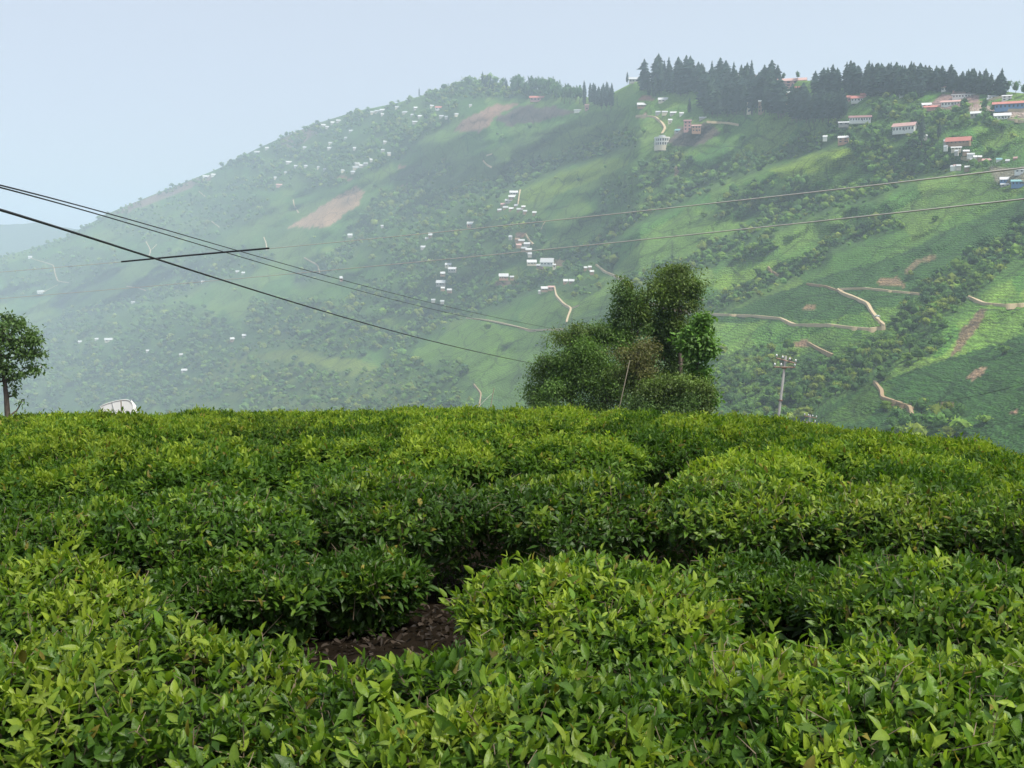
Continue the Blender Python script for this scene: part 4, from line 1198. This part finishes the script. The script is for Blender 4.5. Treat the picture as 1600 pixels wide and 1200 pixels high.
# rows beyond, copied from a few bushes of each kind
def variants(n, ntop, nside, nseg, mat, size, vigs):
    out = []
    for k in range(n):
        rx, ry, hg = rg.uniform(.62, .72), rg.uniform(.60, .68), rg.uniform(.63, .70)
        Lp, P, D, sl = bush_leaves(rg, rx, ry, hg, ntop, nside, vigs[k % len(vigs)], size)
        out.append((foliage_mesh(Lp, nseg, mat), stems_mesh(rg, rx, ry, hg, P, D, sl, False)))
    return out
MIDV = variants(6, 960, 420, 3, M_TEA_FAR, .86, (.22, .66, .45, .82, .32, .55))
FARV = variants(6, 820, 260, 2, M_TEA_FAR, 1.0, (.35, .7, .52, .88, .42, .6))
y = 7.75; row = 0
ORD = 'first second third fourth fifth sixth seventh eighth ninth tenth eleventh twelfth thirteenth fourteenth fifteenth sixteenth'.split()
while y < 25.5:
    half = .56*y + 1.6; x = -half + (row % 2)*.55; cnt = 0
    while x < half:
        jx, jy = x + rg.uniform(-.16, .16), y + rg.uniform(-.14, .14) + .035*x
        hole = fbm(np.array([x/1.7+40]), np.array([y/1.7+40]), 8, 2)[0] < .27
        if not hole:
            v = (MIDV if y < 11 else FARV)[int(rg.integers(0, 6))]
            side = 'left' if x < -half*.33 else ('right' if x > half*.33 else 'centre')
            if y < 11.2: lab = '%s tea bush from the left in the %s row behind the middle row' % (ORD[cnt].capitalize(), ORD[row])
            elif y < 16.5: lab = 'small looking tea bush halfway up to the crest, %s third' % side
            else: lab = 'tea bush along the crest of the garden, %s third' % side
            cnt += 1
            s = rg.uniform(.92, 1.08)
            tea_bush(jx, jy, lab, ('tea bushes in the rows behind the middle row' if y < 11.2 else 'tea bushes: ' + lab), v[0], v[1], rg.uniform(0, 6.28), (s, s, rg.uniform(.9, 1.12)))
        x += 1.14*rg.uniform(.92, 1.10)
    y += 1.32 if row % 2 else 1.52
    row += 1

# dry leaves on the bare soil
def litter():
    n = 1700; g = np.random.default_rng(8)
    x = g.normal(-.65, .55, n); y = g.uniform(3.1, 6.0, n)
    p = np.stack([x, y, near_z(x, y)+.02+g.uniform(0, .03, n)], -1)
    a = g.uniform(0, 6.28, n); ax = unit(np.stack([np.cos(a), np.sin(a), g.normal(0, .25, n)], -1))
    nm = unit(np.stack([g.normal(0, .3, n), g.normal(0, .3, n), np.ones(n)], -1)); nm = unit(nm - ax*np.sum(ax*nm, 1)[:, None])
    c = np.array((.026, .019, .013))*g.uniform(.2, 1.8, (n, 1)) + g.uniform(0, .012, (n, 1))  # leaf browns darkened along with the soil for the same shade
    V, Fc, C = leaf_batch(p, ax, nm, g.uniform(.015, .075, n)*g.uniform(.5, 1.2, n), g.uniform(.006, .03, n), g.uniform(-.5, .6, n), g.uniform(.1, .7, n), c, 3)
    tag(obj('leaf_litter', mesh_np('leaf_litter', V, Fc, leaf_mat('dry leaves', .85, .15, .1), C, True)), 'dry brown leaves strewn over the bare soil between the bushes', 'leaf litter', kind='stuff')
litter()

# ------------------------------------------------------------------ trees standing just below the crest
M_TREE = leaf_mat('tree leaves', rough=.5, spec=.3, trans=.3)
M_BARK = paint('grey brown bark', (0.13, 0.105, 0.08), .95, .4, 6)
def near_tree(name, label, base, dist, trunk, blobs, leafL, leafW, cols, rg, droop=.2, group=None, dens=1.9):
    """trunk: [(px,py)], blobs: [(px,py,rx,rz,depth offset m,clusters,leaves per cluster,cluster sigma m,colour index)]"""
    sc = dist/F
    tp = [Vector(at(a, b, dist)) for a, b in trunk]
    b0 = tp[0].copy(); b0.z = float(near_z(b0.x, b0.y)) - .3
    b0.x += (tp[0].x - tp[1].x)*.4
    o = b0.copy(); e = empty(name, o); tag(e, label, 'tree', group)
    loc = lambda v: Vector(v) - o
    n = len(tp)
    rt = trunk_r = .11*dist/50*1.2
    MB().tube([loc(b0)] + [loc(p) for p in tp], [rt*1.3] + [rt*(1-.65*i/max(1, n-1)) for i in range(n)], 8).build('trunk', M_BARK, e, True)
    PV, PA, PN, PL, PW, PC = [], [], [], [], [], []
    br = MB()
    for (px, py, rx, rz, off, nc, nl, sg, ci) in blobs:
        c = np.array(at(px, py, dist+off)); R_ = np.array((rx*sc, rx*sc*.85, rz*sc))
        start = min(tp, key=lambda p: (p-Vector(c)).length + max(0, p.z-c[2])*1.5)
        mid = start.lerp(Vector(c), .55) + Vector((rg.normal(0, .1), rg.normal(0, .1), -.1))
        br.tube([loc(start), loc(mid), loc(c)], [rt*.42, rt*.28, rt*.14], 5, False)
        ns = max(3, nc//4)
        sub = c + unit(rg.normal(size=(ns, 3)))*R_*rg.uniform(.35, .95, (ns, 1)); sr = rg.uniform(.3, .6, (ns, 1))
        who = rg.integers(0, ns, nc)
        q = sub[who] + unit(rg.normal(size=(nc, 3)))*R_*sr[who]*(rg.uniform(.05, 1, (nc, 1))**.5)
        tone = rg.uniform(.75, 1.25, ns)[who]
        for k in range(nc):
            if k % 2 == 0:
                w = Vector(c).lerp(Vector(q[k]), .5) + Vector((0, 0, rg.normal(0, .06)))
                br.tube([loc(c), loc(w), loc(q[k])], [rt*.15, rt*.09, rt*.04], 3, False)
            m = int(nl*dens*rg.uniform(.5, 1.5))
            p = q[k] + rg.normal(0, 1, (m, 3))*sg*np.array((1, 1, .7))
            a = unit(rg.normal(0, 1, (m, 3)) + np.array((0, 0, -droop*2)) + unit(p-q[k])*.8)
            nn = unit(rg.normal(0, .8, (m, 3)) + np.array((0, 0, 1.0))); nn = unit(nn - a*np.sum(a*nn, 1)[:, None])
            PV.append(p - np.array(o)); PA.append(a); PN.append(nn)
            l = leafL*1.2*rg.uniform(.6, 1.35, m); PL.append(l); PW.append(l*leafW)
            PC.append(np.array(cols[ci])*tone[k]*rg.uniform(.8, 1.2)*rg.uniform(.7, 1.35, (m, 1)))
    br.build('branch', M_BARK, e)['kind'] = 'stuff'
    K = sum(len(a) for a in PL); cur = rg.uniform(0, .3, K); fo = rg.uniform(.05, .4, K)
    V, Fc, C = leaf_batch(np.concatenate(PV), np.concatenate(PA), np.concatenate(PN), np.concatenate(PL), np.concatenate(PW), cur, fo, np.concatenate(PC), 1)
    f = obj('crown', mesh_np('crown', V, Fc, M_TREE, C), e)
    return e
tr = np.random.default_rng(66)
G_CL = 'trees of the clump behind the crest'
OLV, DGR, MGR, BGR, BRN, GRY = (.108, .165, .034), (.080, .142, .036), (.108, .195, .038), (.092, .190, .030), (.128, .132, .042), (.105, .165, .048)
CC = [OLV, DGR, MGR, BGR, BRN, GRY]
near_tree('tall_tree', 'tallest tree of the clump with a rounded olive crown on bare upper limbs', None, 52, [(1064,640),(1063,580),(1062,520),(1060,480),(1062,455)],
    [(1058,447,44,30,0,66,34,.24,0),(1030,458,24,24,-.4,30,32,.22,0),(1086,462,18,20,.3,26,38,.18,1),(1058,424,22,12,0,22,34,.16,0),(1066,486,26,20,-.3,30,30,.24,0),(1040,484,18,18,.2,20,30,.22,1),(1048,512,30,24,.1,44,40,.22,1),(1030,545,22,34,.6,40,40,.22,1),(1068,540,22,32,.8,40,40,.22,1),(1022,505,16,16,.6,20,38,.2,0),(1050,580,40,24,.8,46,38,.22,1)], .13, .42, CC, tr, .2, G_CL)
near_tree('small_crowned_tree', 'slim tree with a small dark crown left of the tallest tree', None, 51, [(990,640),(989,580),(988,530),(986,500),(985,470)],
    [(984,464,22,22,0,34,36,.2,1),(1006,478,24,24,.2,36,36,.22,0),(970,490,20,18,-.2,28,34,.2,1),(1000,508,24,22,.3,34,40,.2,1),(984,446,10,8,0,10,34,.13,0)], .12, .42, CC, tr, .2, G_CL)
near_tree('bright_leaved_tree', 'bright green large leaved tree at the right side of the clump', None, 47.5, [(1088,640),(1090,600),(1090,560),(1094,530)],
    [(1097,520,21,22,0,34,30,.20,3),(1086,543,22,15,0,28,30,.20,3),(1100,497,11,10,0,12,26,.15,3),(1105,545,13,15,0,16,28,.17,3),(1090,580,12,22,0,16,28,.2,3),(1098,620,14,24,0,22,30,.22,3)], .20, .55, CC, tr, .35, G_CL)
near_tree('spreading_tree', 'broad feathery tree forming the left half of the clump', None, 50, [(895,650),(893,620),(890,585),(888,555)],
    [(885,560,42,38,0,100,40,.24,2),(892,522,26,20,0,34,36,.2,0),(862,600,36,36,.4,70,36,.24,2),(915,560,40,40,-.3,80,40,.24,2),(842,628,26,20,.2,30,30,.22,5),(880,620,40,30,-.6,70,38,.24,2),(850,575,18,22,.3,20,26,.2,0)], .12, .34, CC, tr, .35, G_CL)
near_tree('leafy_tree', 'green tree between the feathery one and the brown leaved one', None, 50.5, [(945,650),(946,610),(946,570),(945,545)],
    [(948,540,38,36,.2,76,40,.24,2),(940,585,44,36,-.5,90,40,.24,2),(925,515,22,16,.2,20,36,.2,5),(950,625,50,28,-.6,80,40,.25,1),(985,545,24,34,.4,40,38,.22,2),(905,640,40,16,-1.2,44,38,.22,1),(990,575,34,38,.9,70,40,.24,1),(1015,610,36,32,.9,70,40,.24,1),(962,522,24,20,.6,34,38,.22,2)], .12, .36, CC, tr, .3, G_CL)
near_tree('brown_leaved_tree', 'half dry brown leaved small tree in the middle of the clump', None, 47, [(1003,650),(1000,615),(996,590),(994,570)],
    [(988,556,32,14,0,34,30,.22,4),(1006,574,26,15,0,26,30,.22,4),(974,588,24,18,.2,26,30,.22,0),(1008,545,16,12,.1,10,26,.2,4),(1000,600,30,20,.3,34,34,.2,0)], .11, .40, CC, tr, .3, G_CL)
near_tree('low_tree', 'low olive tree at the right foot of the clump', None, 46, [(1062,655),(1060,635),(1058,615)],
    [(1062,600,34,20,0,54,38,.2,0),(1025,618,34,24,0,54,38,.22,0),(1090,622,20,26,0,34,38,.2,0),(1060,632,48,18,-.4,66,38,.22,1),(1000,635,30,14,-.4,30,34,.2,1)], .12, .40, CC, tr, .3, G_CL)
near_tree('dark_tree', 'dark open crowned tree cut by the left edge', None, 55, [(12,652),(10,620),(7,595),(2,560),(-4,530)],
    [(2,526,30,36,0,46,30,.26,1),(-34,540,46,52,0,70,30,.28,1),(40,575,20,10,0,10,26,.2,1),(44,530,18,26,0,16,26,.22,1),(26,508,11,14,0,12,24,.14,1),(30,540,22,18,0,30,30,.18,1),(52,552,13,10,0,14,24,.14,1),(54,525,9,10,0,8,22,.13,1),(8,575,28,20,0,34,26,.18,1),(30,588,13,14,0,12,20,.14,1),(-30,595,25,25,0,22,26,.2,1),(26,612,8,12,0,6,16,.11,1),(34,628,8,4,0,3,14,.1,1),(12,500,10,10,0,8,24,.14,1)], .16, .5, CC, tr, .4, None, .85)

# ------------------------------------------------------------------ poles and cables
M_CONC = paint('weathered concrete', (0.24, 0.24, 0.23), .9, .18, 3)
M_STEEL = paint('rusty painted steel', (0.26, 0.17, 0.13), .7, .3, 6)
M_PORC = paint('white porcelain', (0.80, 0.80, 0.78), .25, .05, 5, .6)
M_CABLE = paint('black cable', (0.018, 0.018, 0.02), .6, .2, 3)
M_ALU = paint('weathered aluminium wire', (0.50, 0.46, 0.42), .6, .2, 3)
M_WOOD = paint('bleached wooden pole', (0.17, 0.15, 0.11), .9, .3, 5)

def utility_pole(label, foot, top, dist, arms, w):
    t = Vector(at(top[0], top[1], dist)); f = Vector(at(foot[0], foot[1], dist)); dr = (f-t).normalized()
    b = t + dr*12.0; gz = float(near_z(b.x, b.y))
    if gz < b.z: b = t + dr*(12.0 + (b.z-gz)/abs(dr.z) + .5)
    e = empty('utility_pole', b); tag(e, label, 'utility pole')
    L = lambda v: Vector(v) - b
    MB().tube([L(b), L(t)], [.17*w, .085*w], 8).build('pole', M_CONC, e, True)
    up = -dr
    for k, (dz, tilt, xs_) in enumerate(arms):
        c = t - up*dz; ax = Vector((math.cos(tilt), 0, math.sin(tilt)))
        c = c + Vector((0, -.14*w, 0))
        a_, z_ = ax, Vector((0, 0, 1))
        p0, p1 = c + ax*min(xs_)*1.08, c + ax*max(xs_)*1.08
        arm = MB().tube([L(p0), L(p1)], .045*w, 4).build('crossarm', M_STEEL, e)
        for x in xs_:
            p = c + ax*x
            ins = MB().tube([L(p), L(p+up*.12*w), L(p+up*.13*w), L(p+up*.26*w), L(p+up*.31*w)], [.02*w, .02*w, .075*w, .06*w, .02*w], 8)
            ins.build('insulator', M_PORC, arm, True)
    for d in (3.4, 0.95):
        c = t - up*d*w
        MB().tube([L(c + up*.05), L(c - up*.05)], .16*w, 8).build('band', M_STEEL, e)
    return t
T1 = utility_pole('grey concrete power pole with two crossarms right of the tree clump', (1215, 663), (1228, 556), 78,
             [(.35, -.26, (-.75, -.28, .28, .75)), (.85, -.02, (-.80, -.32, .70))], 1.0)
utility_pole('distant power pole top with white insulators just over the crest', (1264, 668), (1266, 648), 120,
             [(.25, -.2, (-.7, -.25, .25, .7)), (.9, -.1, (-.6, .6))], 1.0)

def slim_pole(name, label, foot, top, dist, r, mat):
    t = Vector(at(*top, dist)); f = Vector(at(*foot, dist)); d = (f-t).normalized(); b = f.copy()
    while b.z > float(near_z(b.x, b.y)) - .3: b += d*.1
    e = tag(MB().tube([Vector((0, 0, 0)), t-b], [r*1.2, r*.8], 7).build(name, mat, None, True, b), label, 'pole')
    return t
slim_pole('wooden_pole', 'thin leaning wooden pole in front of the tree clump', (966, 645), (984, 563), 44, .022, M_WOOD)
slim_pole('wooden_pole', 'thin bent stick of a pole over the crest left of the tree clump', (764, 650), (772, 606), 60, .03, M_WOOD)
slim_pole('stake', 'short dark stake in front of the white canvas cover', (190, 645), (189, 626), 30, .018, M_BARK)

def cable(label, pts, r, mat, name='power_cable'):
    """pts: (px, py, distance) along the cable"""
    a = np.array(pts, float); n = 60
    s = np.concatenate([[0], np.cumsum(np.hypot(np.diff(a[:, 0]), np.diff(a[:, 1])))])
    q = np.linspace(0, s[-1], n)
    # quadratic sag fitted through the traced points keeps the line smooth
    deg = min(3, len(a)-1)
    px = np.interp(q, s, a[:, 0]); py = np.polyval(np.polyfit(s, a[:, 1], deg), q); iv = np.polyval(np.polyfit(s, 1/a[:, 2], min(2, deg)), q)
    P = at(px, py, 1/iv)
    o = MB().tube([Vector(p) for p in P], r, 5)
    return tag(o.build(name, mat, None, True), label, 'cable')
cable('thick black cable running down from the left edge to the tree clump', [(-160,284,7.5),(0,327,9),(190,389,12),(420,459,18),(640,525,30),(845,570,49)], .013, M_CABLE)
cable('upper one of the twin dark cables falling from the left edge', [(-160,254,11),(0,290,14),(150,327,18),(330,380,25),(480,424,36),(700,478,60),(900,520,75)], .011, M_CABLE)
cable('lower one of the twin dark cables falling from the left edge', [(-160,256,11),(0,293,14),(150,332,18),(330,389,25),(480,434,36),(700,486,60),(900,528,75)], .011, M_CABLE)
up = [(-200,441,62),(0,425,54),(190,409,46),(420,388,38),(640,369,31),(850,346,26),(1100,317,21),(1300,298,17.5),(1600,263,14),(1800,238,12)]
cable('upper pale power wire crossing to the right edge', up, .011, M_ALU)
cable('lower pale power wire crossing to the right edge', [(-200,482,60),(0,466,54),(250,446,45),(640,410,32),(900,387,25),(1150,358,20),(1400,333,16),(1600,311,13.5),(1800,289,12)], .011, M_ALU)
cable('thick black sleeve on the upper pale wire at left', [(190,409,45.6),(300,398.6,42),(420,388,37.7)], .036, M_CABLE, 'cable_sleeve')
cable('thin wire sagging from the concrete pole to the right edge', [(1232,585,78),(1260,600,74),(1330,624,62),(1420,633,50),(1500,622,42),(1600,600,34),(1700,572,28)], .007, M_CABLE)
cable('thin wire from the leaning pole through the tree clump', [(976,606,44),(1020,608,44.3),(1080,606,44.6)], .003, M_CABLE)
cable('thin wire low in front of the feathery tree', [(768,615,60),(800,622,55),(850,628,48),(905,624,44.5),(978,600,44)], .004, M_CABLE)
cable('stay wire slanting down left from the bent stick pole', [(770,614,60),(755,628,59),(735,650,58)], .008, M_ALU)

# ------------------------------------------------------------------ canvas covered truck below the crest
def truck():
    dist = 58.0; s = dist/F
    c = Vector(at(186, 649, dist))
    e = empty('covered_truck', c, math.atan2(-c.x, c.y)); tag(e, 'white canvas truck cover with rounded top showing over the crest at left', 'truck')
    M_CAN = paint('white canvas', (0.78, 0.78, 0.75), .75, .06, 3, bump=.15)
    out = [(165,660),(162,640),(161,626),(166,623),(172,621),(180,619),(188,617.5),(196,617.3),(201,618.5),(203.5,622),(205,630),(206,660)]
    pr = [((x-186)*s, -(y_-640)*s) for x, y_ in out]
    def canopy(y0, y1, k=1.0, dx=0, dz=0):
        n = len(pr)
        vs = [(x*k+dx, y0, z*k+dz) for x, z in pr] + [(x*k*.97+dx, y1, z*k+dz-.42) for x, z in pr]
        return MB().add(vs, [(i, i+1, i+1+n, i+n) for i in range(n-1)] + [tuple(range(n-1, -1, -1)), tuple(range(n, 2*n))])
    canopy(0, 2.4).build('canopy', M_CAN, e)
    # side flap and seams
    MB().add([(.70,.05,.60),(.93,.5,.24),(1.0,.5,-.7),(.76,.05,-.7),(.66,1.5,.62),(.92,1.5,.26),(1.0,1.5,-.7),(.76,1.5,-.7)], [(0,1,2,3),(4,7,6,5),(0,4,5,1),(1,5,6,2)]).build('flap', M_CAN, e)
    seam = [((177-186)*s, (640-620)*s+.012), ((179-186)*s, (640-630)*s), ((182-186)*s, (640-646)*s)]
    MB().tube([(a, -.012, b) for a, b in seam], .018, 5).build('seam', PAL['grey'], e)
    MB().tube([(x*1.005, -.01, z*1.005) for x, z in pr[2:10]], .02, 5).build('hem', PAL['white'], e)
    MB().box(-.95, .85, 0, 4.8, -1.5, -.74).build('bed', PAL['blue'], e)
    MB().box(-.9, .8, 3.0, 4.6, -1.5, -.45).build('cab', PAL['maroon'], e)
    wm = MB().tube([(-.12,0,0),(.12,0,0)], .42, 14).mesh('wheel', PAL['dark'])
    for a in (-.85, .75):
        for b in (.8, 4.4): obj('wheel', wm, e, (a, b, -1.6))
    MB().tube([(-.98, -.02, .35), (-1.05, -.02, -.7)], .05, 5).build('lashing', PAL['stone'], e)
truck()

# ------------------------------------------------------------------ haze: one closed box of even air round everything
def haze():
    lo = np.array((1e9,)*3); hi = -lo
    bpy.context.view_layer.update()
    for o in SC.objects:
        if o.type != 'MESH' or o.name.startswith('leaf'): continue
        bb = np.array([o.matrix_world @ Vector(c) for c in o.bound_box])
        lo = np.minimum(lo, bb.min(0)); hi = np.maximum(hi, bb.max(0))
    lo -= np.array((30, 30, 1.0)); hi += np.array((30, 30, 12.0))
    m = bpy.data.materials.new('haze'); m.use_nodes = True; nt = m.node_tree
    nt.nodes.remove(nt.nodes['Principled BSDF'])
    pv = nt.nodes.new('ShaderNodeVolumePrincipled')
    pv.inputs['Color'].default_value = HAZE_COLOR
    pv.inputs['Density'].default_value = HAZE_DENSITY
    pv.inputs['Anisotropy'].default_value = 0.0
    nt.links.new(pv.outputs[0], nt.nodes['Material Output'].inputs['Volume'])
    o = MB().box(lo[0], hi[0], lo[1], hi[1], lo[2], hi[2]).build('haze', m)
    tag(o, 'pale blue haze filling the valley air', 'haze', kind='stuff')
    o.display_type = 'WIRE'
haze()
